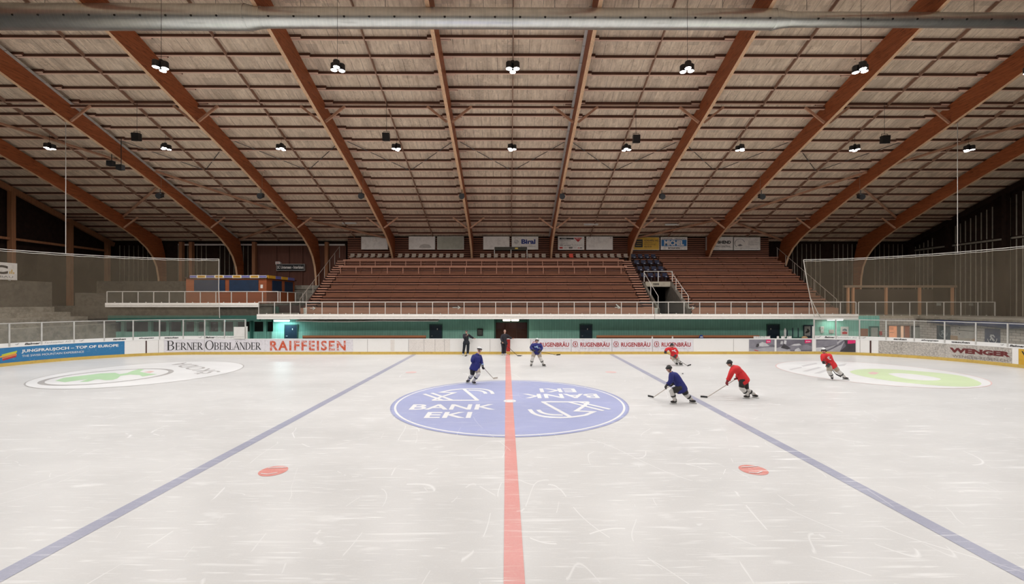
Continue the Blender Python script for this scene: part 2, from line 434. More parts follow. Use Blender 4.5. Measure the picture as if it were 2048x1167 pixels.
# bank logo traced from the right-hand half, turned half a turn for the left-hand one
cr = lambda x, y: ground(760 + x/3.938, 740 + y/3.938)
def arc_smooth(p):
    for _ in range(2):
        q = [p[0]]
        for i in range(len(p)-1):
            a, c_ = Vector(p[i]), Vector(p[i+1]); q += [a*0.75+c_*0.25, a*0.25+c_*0.75]
        q.append(p[-1]); p = q
    return p
lg = MB()
def logo(fm_):
    sw = 0.155
    stroke(lg, arc_smooth([cr(1178,308), cr(1210,345), cr(1300,368), cr(1400,374), cr(1505,371), cr(1620,353)]) + [cr(1682,327), cr(1545,321), cr(1612,278), cr(1640,250)], sw, fm_)
    stroke(lg, [cr(1282,250), cr(1500,368)], sw, fm_); stroke(lg, [cr(1270,250), cr(1645,250)], sw*1.1, fm_)
    stroke(lg, arc_smooth([cr(1245,312), cr(1270,335), cr(1340,352), cr(1440,354)]), sw, fm_)
    stroke(lg, [cr(1490,252), cr(1760,320)], sw*0.95, fm_); stroke(lg, [cr(1570,252), cr(1812,309)], sw*0.95, fm_)
def rotl(x, y): return (2*CC[0]-x, 2*CC[1]-y, zi*1.6)
logo(fm(zi*1.6)); logo(rotl)
g0 = ground(818, 818.7); g1 = ground(983, 808.2)
def txt_ice(t, pa, pb, fn, bold=0.02):
    (xa, ya), (xb, yb) = ground(*pa), ground(*pb)
    text_on(lg, t, xa, xb, ya, yb, fn, bold=bold)
for fn in (fm(zi*1.6), rotl):
    txt_ice('BANK', (817, 819), (992, 808), fn); txt_ice('EKI', (847, 835.7), (945, 823.5), fn)
ice_paint('lettering', lg, WHT_I)
# face-off spots
for i, (x, y, l) in enumerate(((-5.69, 10.07, 'near left'), (5.5, 10.07, 'near right'), (-5.69, 24.1, 'far left'), (5.46, 24.1, 'far right'))):
    b = MB(); disc(b, (x, y), 0.31, zi, 40)
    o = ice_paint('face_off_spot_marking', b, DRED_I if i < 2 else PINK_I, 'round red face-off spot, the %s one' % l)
    b = MB(); stroke(b, [(x-0.2, y-0.16), (x-0.02, y-0.2), (x+0.15, y-0.1)], 0.03, fm(zi*2)); stroke(b, [(x-0.2, y+0.15), (x+0.2, y+0.2)], 0.03, fm(zi*2)); ice_paint('line', b, WHT_I)
# end-zone circle logos, traced on the ice
b = MB(); disc(b, (-20.3, 24.1), 4.5, zi); ice_paint('end_circle_marking', b, WHT_I, 'white circle on the ice with a grey ring and green winged arrow')
b = MB(); disc(b, (-20.3, 24.1), 4.5, zi*1.5, r2=4.56); ice_paint('ring_line', b, GRY_I)
rc = (-21.27, 22.95)
b = MB(); disc(b, rc, 2.62, zi*1.6, r2=2.38); ice_paint('logo_ring_line', b, GRY_I)
c4 = lambda x, y: ground(20 + x/4.096, 700 + y/4.096)
b = MB(); poly_fill(b, [c4(*p) for p in ((370,250),(440,226),(540,214),(640,203),(740,190),(860,185),(900,196),(960,186),(1000,170),(1060,154),(1100,158),(1062,176),(1130,190),(1205,197),(1085,216),(1062,204),(985,200),(905,210),(880,232),(845,243),(780,246),(730,238),(700,240),(640,258),(570,260),(640,236),(520,252),(450,262))], fm(zi*1.8)); ice_paint('lettering', b, GRN_I)
b = MB(); poly_fill(b, [c4(*p) for p in ((1095,180),(1150,170),(1185,172),(1150,186))], fm(zi*1.9)); ice_paint('lettering', b, PINK_I)
b = MB()
pS = Vector((-16.35, 24.35)); pA = Vector((-21.2, 28.15)); rr = (pA-pS).normalized(); uu = Vector((-abs(rr.y)-0.0, -abs(rr.x))).normalized()
uu = Vector((rr.y, -rr.x)) if Vector((rr.y, -rr.x)).dot(Vector(rc)-pS) > 0 else Vector((-rr.y, rr.x))
cS = pS*0.5 + pA*0.5; Lh = (pA-pS).length/2
def smap(u, v): q = cS + rr*(u) + uu*(v - 0.0); return (q.x, q.y, zi*1.8)
# letters follow the circle edge
def smap2(u, v):
    th = math.atan2(cS.y-24.1, cS.x+20.3) + u/3.5 * (1 if Vector((-(cS.y-24.1), cS.x+20.3)).dot(rr) > 0 else -1)
    q = 3.85 - v
    return (-20.3 + q*math.cos(th), 24.1 + q*math.sin(th), zi*1.8)
text_on(b, 'ŠKODA', -Lh, Lh, 0.0, 1.15, smap, bold=0.01); ice_paint('lettering', b, GRY_I)
b = MB(); disc(b, (20.0, 24.05), 4.5, zi); ice_paint('end_circle_marking', b, WHT_I, 'white circle on the ice with a pale green ring')
b = MB(); disc(b, (20.0, 24.05), 4.5, zi*1.5, r2=4.55); ice_paint('ring_line', b, PINK_I)
c3 = lambda x, y: ground(1540 + x/4.031, 680 + y/4.031)
loop = arc_smooth([c3(*p) for p in ((640,252),(700,235),(830,229),(1000,234),(1150,246),(1350,262),(1520,282),(1620,305),(1690,335),(1710,352),(1680,368),(1600,375),(1440,372),(1250,358),(1050,338),(880,315),(740,290),(660,268),(640,252))])
b = MB(); poly_fill(b, loop[:-1], fm(zi*1.6)); ice_paint('lettering', b, GRN2)
loop = arc_smooth([c3(*p) for p in ((950,270),(1000,264),(1100,268),(1230,282),(1340,300),(1388,314),(1350,325),(1240,325),(1120,315),(1020,295),(950,270))])
b = MB(); poly_fill(b, loop[:-1], fm(zi*1.8)); ice_paint('lettering', b, WHT_I)
b = MB(); poly_fill(b, [c3(*p) for p in ((790,262),(830,254),(880,262),(850,276),(810,274))], fm(zi*1.9)); ice_paint('lettering', b, PINK_I)
b = MB()
for q in (((150,235),(250,215),(260,222),(170,240)), ((250,205),(370,182),(385,190),(270,214)), ((260,250),(390,215),(420,222),(300,252)), ((350,268),(450,235),(470,245),(400,268)), ((540,200),(620,188),(600,205),(560,212))):
    poly_fill(b, [c3(*p) for p in q], fm(zi*1.8))
ice_paint('lettering', b, LGR_I)
# thin circle line left by the puck-drop rings near the left and right goal ends

# ------------------------------------------------------------------ ROOF
def roof_mat():
    m, nt, p = NT('roof_boards')
    sp = N(nt, 'ShaderNodeSeparateXYZ'); nt.links.new(N(nt, 'ShaderNodeNewGeometry').outputs['Position'], sp.inputs[0])
    u = math_n(nt, 'DIVIDE', sp.outputs[0], 0.62); vv = math_n(nt, 'DIVIDE', math_n(nt, 'SUBTRACT', sp.outputs[1], 0.55+24-22), 1.1)
    cb = N(nt, 'ShaderNodeCombineXYZ'); nt.links.new(math_n(nt, 'FLOOR', u), cb.inputs[0]); nt.links.new(math_n(nt, 'FLOOR', math_n(nt, 'DIVIDE', vv, 2)), cb.inputs[1])
    wn = N(nt, 'ShaderNodeTexWhiteNoise', noise_dimensions='2D'); nt.links.new(cb.outputs[0], wn.inputs['Vector'])
    r = wn.outputs['Value']
    v = coords(nt)
    n1 = noise(nt, coords(nt, (3, 0.8, 1)), 1.6, 5, 0.7, 0.6); n2 = noise(nt, v, 9, 4, 0.8)
    a = math_n(nt, 'MULTIPLY_ADD', n1, 2.6, -0.9, clamp=True)
    c = mixc(nt, a, (0.58, 0.44, 0.32), (0.90, 0.735, 0.57))
    dk = math_n(nt, 'MULTIPLY_ADD', r, 3.5, -2.6, clamp=True)
    c = mixc(nt, math_n(nt, 'MULTIPLY', dk, 0.45), c, (0.34, 0.26, 0.20))
    st = math_n(nt, 'MULTIPLY', math_n(nt, 'MULTIPLY_ADD', n2, 6, -3.2, clamp=True), math_n(nt, 'MULTIPLY_ADD', noise(nt, v, 0.35, 3), 4, -1.6, clamp=True))
    c = mixc(nt, math_n(nt, 'MULTIPLY', st, 0.75), c, (0.22, 0.15, 0.10))
    fr = math_n(nt, 'FRACT', u); j = math_n(nt, 'LESS_THAN', math_n(nt, 'ABSOLUTE', math_n(nt, 'SUBTRACT', fr, 0.5)), 0.026)
    wn2 = N(nt, 'ShaderNodeTexWhiteNoise', noise_dimensions='2D'); cb2 = N(nt, 'ShaderNodeCombineXYZ'); nt.links.new(math_n(nt, 'FLOOR', math_n(nt, 'ADD', u, 0.5)), cb2.inputs[0]); nt.links.new(math_n(nt, 'FLOOR', math_n(nt, 'DIVIDE', vv, 1)), cb2.inputs[1]); nt.links.new(cb2.outputs[0], wn2.inputs['Vector'])
    c = mixc(nt, math_n(nt, 'MULTIPLY', j, math_n(nt, 'MULTIPLY_ADD', wn2.outputs['Value'], 0.75, 0.0)), c, (0.12, 0.09, 0.07))
    nt.links.new(c, p.inputs['Base Color']); p.inputs['Roughness'].default_value = 0.9; p.inputs['Specular IOR Level'].default_value = 0.15
    return m
RM = roof_mat()
b = MB(); e = 0.24
b.prism([(17, zr(17)+e), (47.3, zr(47.3)+e), (47.3, zr(47.3)+e+0.2), (17, zr(17)+e+0.2), (-14, zr(-14)+e+0.2), (-14, zr(-14)+e)], -43.4, 43.4)
struct('ceiling', b, RM, 'stained pale roof boards between the timber purlins')
SL = math.atan(0.36)
tdir = Vector((0, math.cos(SL), -math.sin(SL))); ndir = Vector((0, -math.sin(SL), -math.cos(SL)))   # ndir: down, towards the camera
def purlin_mb(L, wd=0.085, ht=0.2, z0=0.0):
    b = MB(); vs = []
    for x in (-L/2, L/2):
        for i, j in ((-1, 0), (1, 0), (1, 1), (-1, 1)): vs.append(Vector((x, 0, 0)) + tdir*wd/2*i - ndir*(ht*j + z0))
    b.add(vs, [(0,1,2,3),(7,6,5,4),(0,4,5,1),(1,5,6,2),(2,6,7,3),(3,7,4,0)]); return b
PURLB = wood('lit_purlin_underside', (0.74, 0.50, 0.38), 'x', 0.65, 0.15)  # light bounced up from the ice, put into the underside colour
pl = struct('roof_purlin_beam', purlin_mb(BAY+1.3, z0=0.03), PURL, 'dark brown timber purlin under the roof boards'); pl['group'] = 'timber purlins under the roof boards'
pe = struct('roof_purlin_beam', purlin_mb(6.3, z0=0.03), PURL, 'dark brown timber purlin under the roof boards'); pe['group'] = 'timber purlins under the roof boards'
obj('lit_underside_strip', purlin_mb(BAY+1.26, 0.08, 0.028), PURLB, pl); obj('lit_underside_strip', purlin_mb(6.26, 0.08, 0.028), PURLB, pe)  # thin strips added to carry the lit tone of the purlin undersides
first = True
for k in range(-3, 21):
    d = 24 + 1.1*k
    for j in range(-4, 5):
        o = pl if first else copy_tree(pl); first = False
        dd = d + (0.05 if j % 2 else -0.05) + random.uniform(-0.012, 0.012); o.location = (j*BAY, dd, zr(dd) + random.uniform(-.01, .01))
    for s in (-1, 1):
        o = pe if (k == -3 and s == -1) else copy_tree(pe); o.location = (s*(37.2+2.9), d-0.05, zr(d-0.05))
# mid-bay battens running up the slope
def slope_bar(b, x0, y0, x1, y1, wd, ht, drop=0.0):
    b.bar(Vector((x0, y0, zr(y0)-drop)), Vector((x1, y1, zr(y1)-drop)), wd, ht, up=-ndir)
b = MB(); slope_bar(b, 0, 20.5, 0, 46.3, 0.055, 0.2, -0.06)
BAT = wood('batten_timber', (0.30, 0.17, 0.115), 'y', 0.65, 0.2)
bt = struct('roof_batten_beam', b, BAT, 'thin batten running up the roof slope in the middle of a bay'); bt['group'] = 'battens up the roof slope'
for j in range(-4, 5):
    o = bt if j == -4 else copy_tree(bt); o.location = (j*BAY, 0, 0)
# heavier edge tie under two purlin lines with knee braces
for d, nm in ((28.4, 'upper'), (41.6, 'lower')):
    b = MB(); z = zr(d) - (0.12 if d < 30 else 0.1)
    b.box(-42.9, 42.9, d-0.07, d+0.07, z-0.16, z-0.02)
    tb_ = struct('roof_tie_beam', b, PURL, 'long thin tie beam under the %s purlin line with knee braces' % nm)
    b = MB(); b.box(-42.9, 42.9, d-0.065, d+0.065, z-0.185, z-0.16); obj('lit_underside_strip', b, PURLB, tb_)  # added strip, paints the tie beam's underside as lit from below
# main beams
low = [(13.5, zr(20.5)-1.62), (17, zr(17)-1.7), (20, zr(20)-1.55), (21.9, 17.74), (25.6, 16.5), (28.7, 15.5), (33.3, 14.05), (37, 12.72), (39.4, 11.75), (41.5, 10.95), (43, 10.25), (44.2, 9.45), (45, 8.6), (45.5, 7.6), (45.75, 6.4), (45.85, 4.5), (45.9, -0.04)]
top = [(46.75, -0.04), (46.75, zr(46.75)), (17, zr(17)-0.005), (13.5, zr(13.5)-0.005)]
b = MB(); n = len(low+top); poly = low + top
# hand-split side polygon into quads between lower and upper edge
ups = [(y, zr(y)-0.004) for y, z in low[:-4]] + [(46.0, zr(46.0)-0.004), (46.4, 9.4), (46.7, 8.0), (46.75, -0.04)]
ups[0] = (13.5, zr(13.5)-0.004)
hw = 0.10
L0 = len(low)
vs = []
for x in (-hw, hw):
    vs += [(x, y, z) for y, z in low] + [(x, y, z) for y, z in ups]
fs = []
for i in range(L0-1):
    fs.append((i, i+1, L0+i+1, L0+i)); fs.append((2*L0+i, 3*L0+i, 3*L0+i+1, 2*L0+i+1))
    fs.append((i, 2*L0+i, 2*L0+i+1, i+1)); fs.append((L0+i, L0+i+1, 3*L0+i+1, 3*L0+i))
b.add(vs, fs)
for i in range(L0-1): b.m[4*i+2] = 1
BEAMU = wood('lit_glulam_underside', (0.72, 0.45, 0.27), 'y', 0.5, 0.15, 0.3)  # paler copy of the beam timber, ice light painted into the underside
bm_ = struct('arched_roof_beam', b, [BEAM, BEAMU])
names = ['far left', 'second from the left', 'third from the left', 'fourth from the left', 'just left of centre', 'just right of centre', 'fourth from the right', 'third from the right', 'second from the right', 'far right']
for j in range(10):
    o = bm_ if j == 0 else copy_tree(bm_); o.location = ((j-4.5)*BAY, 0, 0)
    o['label'] = 'huge curved laminated timber roof beam, %s' % names[j]
# knee braces
KB = wood('knee_brace_timber', (0.50, 0.27, 0.17), 'x', 0.6, 0.2)
def brace(x0, d0, z0, x1, d1, z1, nm='knee_brace_beam', wd=0.14, ht=0.10, lab='short timber knee brace between roof beam and tie', grp='knee braces under the roof'):
    b = MB(); b.bar((x0, d0, z0), (x1, d1, z1), wd, ht, up=(0, 1, 0)); o = struct(nm, b, KB, lab); o['group'] = grp; return o
for j in range(10):
    xb = (j-4.5)*BAY
    for s in (-1, 1):
        if abs(xb + s*2) > 43: continue
        z = zr(28.4); brace(xb + s*0.17, 28.3, z-1.22, xb + s*1.45, 28.3, z-0.2)
        z = zr(41.6); brace(xb + s*0.17, 41.5, z-1.15, xb + s*1.5, 41.5, z-0.15)
# wind braces in the roof plane (outer bays) and thin steel rods
for s in (-1, 1):
    for (x0, d0, x1, d1) in ((37.1, 28.6, 29.0, 34.9), (28.8, 34.9, 20.8, 41.5), (20.6, 41.7, 12.55, 45.8), (29.0, 36.2, 37.1, 41.5), (20.8, 41.8, 28.8, 45.9)):
        b = MB(); slope_bar(b, s*x0, d0, s*x1, d1, 0.16, 0.13, 0.12); o = struct('wind_brace_beam', b, KB, 'long diagonal timber wind brace under the outer roof bays'); o['group'] = 'diagonal wind braces'
RODM = plain('dark_steel_rod', (0.10, 0.09, 0.085), 0.5, 0.4)
rodb = MB()
for s in (-1, 1):
    p0 = Vector((s*3.95, 31.8, zr(31.8)+0.06)); p1 = Vector((s*0.12, 35.0, zr(35.0)+0.06)); rodb.tube([p0, p1], 0.028, 5)
rod = struct('roof_tie_rod_beam', rodb, RODM, 'pair of thin steel rods meeting in the middle of a roof bay'); rod['group'] = 'steel tie rods in the roof bays'
for j in range(-3, 4):
    o = rod if j == -3 else copy_tree(rod); o.location = (j*BAY, 0, 0)
# cable trays on two beams
def tray(x, y0, y1, label, off=0.0):
    b = MB(); n = 22
    for i in range(n):
        ya = y0 + (y1-y0)*i/n + 0.03; yb = y0 + (y1-y0)*(i+1)/n
        slope_bar(b, x, ya, x, yb, 0.16, 0.07, 0.12+off)
    tag(obj('cable_tray', b, STEEL), label, 'cable tray')
tray(-28.75, 22.5, 45.5, 'pale metal cable tray along a left roof beam, running down to the rear wall')
tray(3.94, 22.0, 45.0, 'pale metal cable tray along the roof beam right of centre', 0.1)
# ------------------------------------------------------------------ DUCT
DUCTM = None
def duct_mat():
    m, nt, p = NT('spiral_duct_metal')
    sp = N(nt, 'ShaderNodeSeparateXYZ'); nt.links.new(N(nt, 'ShaderNodeNewGeometry').outputs['Position'], sp.inputs[0])
    ph = math_n(nt, 'ADD', math_n(nt, 'MULTIPLY', sp.outputs[0], 5.2), math_n(nt, 'MULTIPLY', sp.outputs[1], 1.1))
    f = math_n(nt, 'ABSOLUTE', math_n(nt, 'SUBTRACT', math_n(nt, 'FRACT', ph), 0.5)); f = math_n(nt, 'GREATER_THAN', f, 0.40)
    n = noise(nt, coords(nt), 2.0, 4)
    c = mixc(nt, math_n(nt, 'MULTIPLY_ADD', n, 1.5, -0.3, clamp=True), (0.60, 0.62, 0.59), (0.82, 0.83, 0.80))
    nt.links.new(mixc(nt, math_n(nt, 'MULTIPLY', f, 0.35), c, (0.85, 0.85, 0.80)), p.inputs['Base Color'])
    p.inputs['Metallic'].default_value = 0.8; p.inputs['Roughness'].default_value = 0.3
    bp = N(nt, 'ShaderNodeBump'); bp.inputs['Strength'].default_value = 0.3; bp.inputs['Distance'].default_value = 0.02
    nt.links.new(f, bp.inputs['Height']); nt.links.new(bp.outputs[0], p.inputs['Normal']); return m
DUCTM = duct_mat()
yd, zd = 21.15, 17.78
t = thing('ventilation_duct', 'long grey spiral ventilation duct hanging across the hall below the roof', 'duct', (0, yd, zd))
b = MB(); x1 = X(500, yd); x2 = X(1552, yd)
b.tube([(-36, yd, zd), (x1-0.1, yd, zd), (x1+0.55, yd, zd), (x2-0.1, yd, zd), (x2+0.6, yd, zd-0.0), (38, yd, zd)], [0.57, 0.57, 0.46, 0.46, 0.34, 0.34], 40)
# sharper rings at the reducers
obj('duct_tube', b, DUCTM, t, smooth=True)
for xx, r in ((x1-0.12, 0.585), (x1+0.6, 0.475), (x2-0.12, 0.475), (x2+0.62, 0.355), (X(851, yd), 0.47), (X(1203, yd), 0.47)):
    b = MB(); b.tube([(xx-0.05, yd, zd), (xx+0.05, yd, zd)], r, 40); obj('coupling_ring', b, DUCTM, t, smooth=False)
i = 0
x = -25.0
while x < 26:
    r = 0.57 if x < x1 else (0.46 if x < x2 else 0.34)
    a = math.radians(197); yy = yd + r*math.cos(a); zz = zd + r*math.sin(a) + 0.11
    dirv = Vector((0, math.cos(a-0.25), math.sin(a-0.25)))
    if not (x1-0.3 < x < x1+0.8 or x2-0.3 < x < x2+0.8):
        c0 = Vector((x, yd, zd)) + Vector((0, math.cos(math.radians(204)), math.sin(math.radians(204))))*r
        b = MB(); b.tube([c0 - Vector((0, -0.02, 0)), c0 + Vector((0, -0.012, 0))], 0.055, 10); obj('air_nozzle', b, BLACK, t)
    x += 1.205
for xx in [j*BAY/2 for j in range(-8, 9)]:
    b = MB(); r = 0.57 if xx < x1 else (0.46 if xx < x2 else 0.34); b.tube([(xx+2, yd, zd+r), (xx+2, yd, zr(yd))], 0.012, 4); obj('hanger_wire', b, DARK, t)

# ------------------------------------------------------------------ HALL WALLS
WALLD = plain('dark_timber_wall', (0.022, 0.012, 0.009), 0.85, var=0.3, spec=0.1)
SLATP = plain('pale_thin_slats', (0.27, 0.24, 0.19), 0.7, var=0.15)
YR = 46.85
b = MB(); b.box(-43.2, 43.2, YR, YR+0.3, -0.3, zr(YR)+0.3); struct('wall_back', b, WALLD, 'dark rear timber wall behind the stand')
b = MB(); b.prism([(-14, -0.3), (47.2, -0.3), (47.2, zr(47.2)+0.3), (17, zr(17)+0.3), (-14, zr(-14)+0.3)], -43.5, -43.2); struct('wall_left', b, WALLD, 'dark end wall of the hall on the left')
b = MB(); b.prism([(-14, -0.3), (47.2, -0.3), (47.2, zr(47.2)+0.3), (17, zr(17)+0.3), (-14, zr(-14)+0.3)], 43.2, 43.5); wr = struct('wall_right', b, WALLD, 'dark end wall of the hall on the right with pale thin slats')
b = MB(); b.box(-43.2, 43.2, -14.3, -14, -0.3, zr(-14)+0.3); struct('wall_front', b, WALLD)
# slats on the rear wall, left and right of the stand
for (p0, p1, zt, zb) in ((240, 322, 10.0, 3.0), (357, 512, 10.2, 3.0), (1585, 1870, 10.2, 3.0)):
    x = X(p0, YR); b = MB(); i = 0
    while x < X(p1, YR):
        if i % 9 not in (7, 8): b.box(x-0.025, x+0.025, YR-0.05, YR+0.01, zb, zt)
        x += 0.5; i += 1
    struct('trim_%d' % (1 if p0 == 240 else 2 if p0 == 357 else 3), b, SLATP, 'pale thin vertical slats on the rear wall')
b = MB(); y = 22.0; i = 0
while y < 46.5:
    if i % 12 not in (10, 11):
        zt = zr(y) - 0.8; b.box(43.15, 43.24, y-0.03, y+0.03, 2.7, 9.3) if zt > 9.3 else b.box(43.15, 43.24, y-0.03, y+0.03, 2.7, zt)
        if zt > 9.6: b.box(43.15, 43.24, y-0.03, y+0.03, 9.6, zt)
    y += 0.46; i += 1
b.box(43.1, 43.2, 20, 46.6, 9.35, 9.5)
struct('trim_4', b, SLATP, 'pale thin vertical slats with gaps on the right end wall')
COLW = wood('end_wall_timber', (0.28, 0.12, 0.055), 'z', 0.7, 0.25)
for s in (-1, 1):
    for y in (27, 32.2, 37.1, 42.0, 45.9):
        b = MB(); b.box(s*42.7-0.2, s*42.7+0.2, y-0.16, y+0.16, 0, zr(y)-0.45)
        o = struct('end_wall_column', b, COLW if s < 0 else WALLD, 'timber column at the %s end wall' % ('left' if s < 0 else 'right')); o['group'] = 'end wall columns, ' + ('left' if s < 0 else 'right')
    b = MB(); b.bar((s*42.7, 18, zr(18)-0.3), (s*42.7, 46.6, zr(46.6)-0.3), 0.25, 0.45); struct('end_wall_rafter_beam', b, COLW if s < 0 else WALLD, 'sloping rafter on top of the %s end wall columns' % ('left' if s < 0 else 'right'))
    if s < 0:
        b = MB(); b.bar((s*42.7, 24, 9.3), (s*42.7, 46, 9.3), 0.14, 0.2); struct('end_wall_rail_beam', b, COLW, 'horizontal rail between the left end wall columns')
# rear posts and pale rail at the eaves, plywood part
b = MB(); b.box(X(357, 46.5), X(690, 46.5), 46.45, 46.6, Z(491, 46.5), Z(488, 46.5)); tag(obj('eaves_pipe', b, RAILM), 'long pale pipe running under the eaves left of the stand', 'pipe')
b = MB(); b.box(X(505, 46.6), X(692, 46.6), 46.6, 46.84, 3.0, 10.0)
for px in (552, 577, 604): b.box(X(px, 46.5)-0.07, X(px, 46.5)+0.07, 46.5, 46.62, 3.5, 9.9)
struct('wall_plywood', b, BROWNP, 'brown plywood wall section left of the stand')
for px in (362, 382, 508, 653):
    b = MB(); x = X(px, 46.2); b.box(x-0.17, x+0.17, 46.1, 46.5, 2.9, 10.3); o = struct('rear_wall_column', b, COLW, 'brown timber column at the rear wall left of the stand'); o['group'] = 'rear wall columns'

# ------------------------------------------------------------------ STAND
X0, X1 = -17.6, 27.4
rows = 8
def zt_(i): return 3.02 + 0.72*i
def yb_(i): return 36.55 + 1.1*i
segs = [(X0, 12.15), (14.95, X1)]
b = MB()
for (xa, xb) in segs:
    for i in range(rows):
        y0 = yb_(i) - 0.62 if i == 0 else yb_(i) - 0.5
        y1 = 46.7 if i == rows-1 else yb_(i+1) - 0.5
        b.box(xa, xb, y0, y1, (2.93 if i == 0 else zt_(i)-0.85), zt_(i))
b.box(12.15, 14.95, yb_(4)-0.5, 46.7, 5.4, zt_(4))
for i in (5, 6, 7): b.box(12.15, 14.95, yb_(i)-0.5, 46.7, zt_(i)-0.75, zt_(i))
struct('stand_riser_slab', b, STANDD, 'stepped timber risers of the spectator stand')
b = MB(); b.box(X0, X0+0.12, 36.0, 46.7, 2.93, 3.0)
# front kick panels (pale)
for (xa, xb) in ((-17.5, 11.9), (14.98, 27.2)):
    b = MB(); b.box(xa, xb, 35.83, 35.91, 2.94, 3.42)
    n = int((xb-xa)/1.95)
    tag(obj('stand_foot_boarding', b, STANDL), 'pinkish brown board panel along the foot of the stand, %s' % ('long left block' if xa < 0 else 'right block'), 'panel')
# bench rows
BENCHS = {}
def bench(i, xa, xb, side, rail=False):
    y = yb_(i); z = zt_(i)+0.45; dx = 0.0
    t = thing('bench_row', 'reddish timber bench, %s row up in the %s block%s' % (ordn(i), side, ' with pale front rail' if rail else ''), 'bench', ((xa+xb)/2, y, zt_(i)), 'timber benches of the stand')
    b = MB(); b.box(xa, xb, y-0.17, y+0.2, z-0.05, z); b.box(xa, xb, y-0.20, y-0.17, z-0.085, z+0.0)
    obj('seat_plank', b, STANDW, t)
    b = MB(); n = max(1, round((xb-xa)/2.02)); w_ = (xb-xa)/n
    for k in range(n): b.box(xa+k*w_+0.015, xa+(k+1)*w_-0.015, y+0.38, y+0.42, *((z+0.12, z+0.275) if i < rows-1 else (z-0.3, z-0.05)))
    obj('riser_board', b, RISERW, t)
    b = MB()
    for k in range(n): b.box(xa+k*w_+0.012, xa+(k+1)*w_-0.012, y-0.105, y-0.08, zt_(i)-0.02, z-0.165)
    obj('kick_board', b, RISERW, t)
    for k in range(n+1):
        x = min(max(xa+k*w_, xa+0.06), xb-0.06); b = MB(); b.box(x-0.04, x+0.04, y-0.07, y+0.18, zt_(i), z-0.05); obj('support', b, RISERW, t)
    b = MB(); x = xa + 0.6
    while x < xb:
        b.box(x-0.08, x+0.08, y-0.215, y-0.2, z-0.06, z-0.03); x += 0.92
    obj('brackets', b, STANDL, t)
    if rail:
        b = MB(); b.box(xa, xb, y-0.52, y-0.42, z+0.18, z+0.29); r_ = obj('front_rail', b, STANDL, t)
        x = xa+0.15
        while x < xb: b = MB(); b.box(x-0.03, x+0.03, y-0.48, y-0.43, zt_(i)-0.1, z+0.18); obj('rail_post', b, STANDL, t); x += 1.5
LEFTB = (-16.6, 11.1); RIGHTB = (15.7, 27.3)
for i in range(rows):
    xa, xb = LEFTB
    if i < rows-1: bench(i, xa, xb + 0.12*0, 'long left', rail=i in (5, 6))
    bench(i, (15.7 if i < 5 else 15.1), 27.3, 'right')
# stair treads in the aisles
def stair(xa, xb, lab, n0=0, n1=7):
    t = thing('aisle_stair', lab, 'stairs', ((xa+xb)/2, 36, 2.93))
    for i in range(n0, n1):
        for k in (0, 1, 2):
            z = zt_(i) + 0.24*(k+1) if True else 0; y = yb_(i) + 0.6 - 1.1 + 0.16 + k*0.28 + 0.1
            y = yb_(i) - 0.22 + k*0.3
            b = MB(); b.box(xa+0.02, xb-0.02, y, y+0.36, z-0.1, z); obj('tread', b, STANDL, t)
            b = MB(); b.box(xa+0.1, xb-0.1, y+0.12, y+0.36, z-0.24, z-0.1); obj('step_riser', b, STANDD, t)
stair(-17.55, -16.65, 'pale brown stair flight up the left edge of the stand')
stair(11.15, 12.1, 'pale brown stair flight left of the exit tunnel', 0, 7)
stair(14.98, 15.65, 'pale brown stair flight right of the exit tunnel', 0, 5)
# exit tunnel
CTD = worn('dark_weathered_concrete', (0.13, 0.11, 0.085), (0.06, 0.05, 0.04), 0.8, 2.2, 0.45, 0.85)
CONC2 = worn('pale_concrete', (0.40, 0.35, 0.27), (0.22, 0.19, 0.15), 0.6, 3, 0.5, 0.8)
t = thing('exit_tunnel', 'concrete exit tunnel mouth with pale lintel cut into the stand', 'tunnel', (13.5, 38, 2.93))
b = MB()
for xa, xb in ((12.14, 12.34), (14.6, 14.95)):
    b.prism([(36.0, 2.93), (36.0, 3.35), (40.1, 5.75), (41.0, 5.75), (41.0, 2.93)], xa, xb)
obj('side_walls', b, plain('grey_brown_concrete', (0.12, 0.10, 0.08), 0.8, var=0.2), t)
b = MB(); b.box(12.34, 14.6, 39.7, 39.95, 5.32, 5.78); obj('lintel', b, CONC2, t)
b = MB(); b.box(12.34, 14.6, 44.0, 44.1, 2.93, 5.4); b.box(12.34, 14.6, 39.95, 44.0, 5.3, 5.36); obj('passage_lining', b, BLACK, t)
b = MB()
for px in (1308, 1311, 1314, 1317): b.box(X(px, 39.7)-0.035, X(px, 39.7)+0.035, 39.68, 39.7, 5.46, 5.60)
b.box(X(1306, 39.7), X(1318, 39.7), 39.68, 39.7, 5.58, 5.62); obj('lintel_marking', b, TEXTBLK, t)
# railing round the tunnel
def rail_thing(label, pts, posts, r=0.03, h=1.0, name='railing', mat=None, group=None, pane=False, mid=False):
    mat = mat or RAILM
    c = Vector(pts[0]); t = thing(name, label, 'railing', c, group)
    b = MB(); b.tube([Vector(p)+Vector((0,0,h)) for p in pts], r, 6); obj('top_rail', b, mat, t)
    for p in posts:
        b = MB(); b.box(p[0]-r*0.9, p[0]+r*0.9, p[1]-r*0.9, p[1]+r*0.9, p[2], p[2]+h-r*0.5); obj('post', b, mat, t)
    if mid: b = MB(); b.tube([Vector(p)+Vector((0,0,h*0.5)) for p in pts], r*0.6, 6); obj('middle_rail', b, mat, t)
    if pane:
        for i in range(len(pts)-1):
            p, q = Vector(pts[i]), Vector(pts[i+1])
            b = MB(); b.bar(p + Vector((0,0.0,h/2+0.04)), q + Vector((0,0.0,h/2+0.04)), 0.01, h-0.12); obj('glass_panel', b, glass('rail_glass_pane', haze=0.03), t)
    return t
HRM = plain('dull_handrail_paint', (0.30, 0.25, 0.21), 0.5)
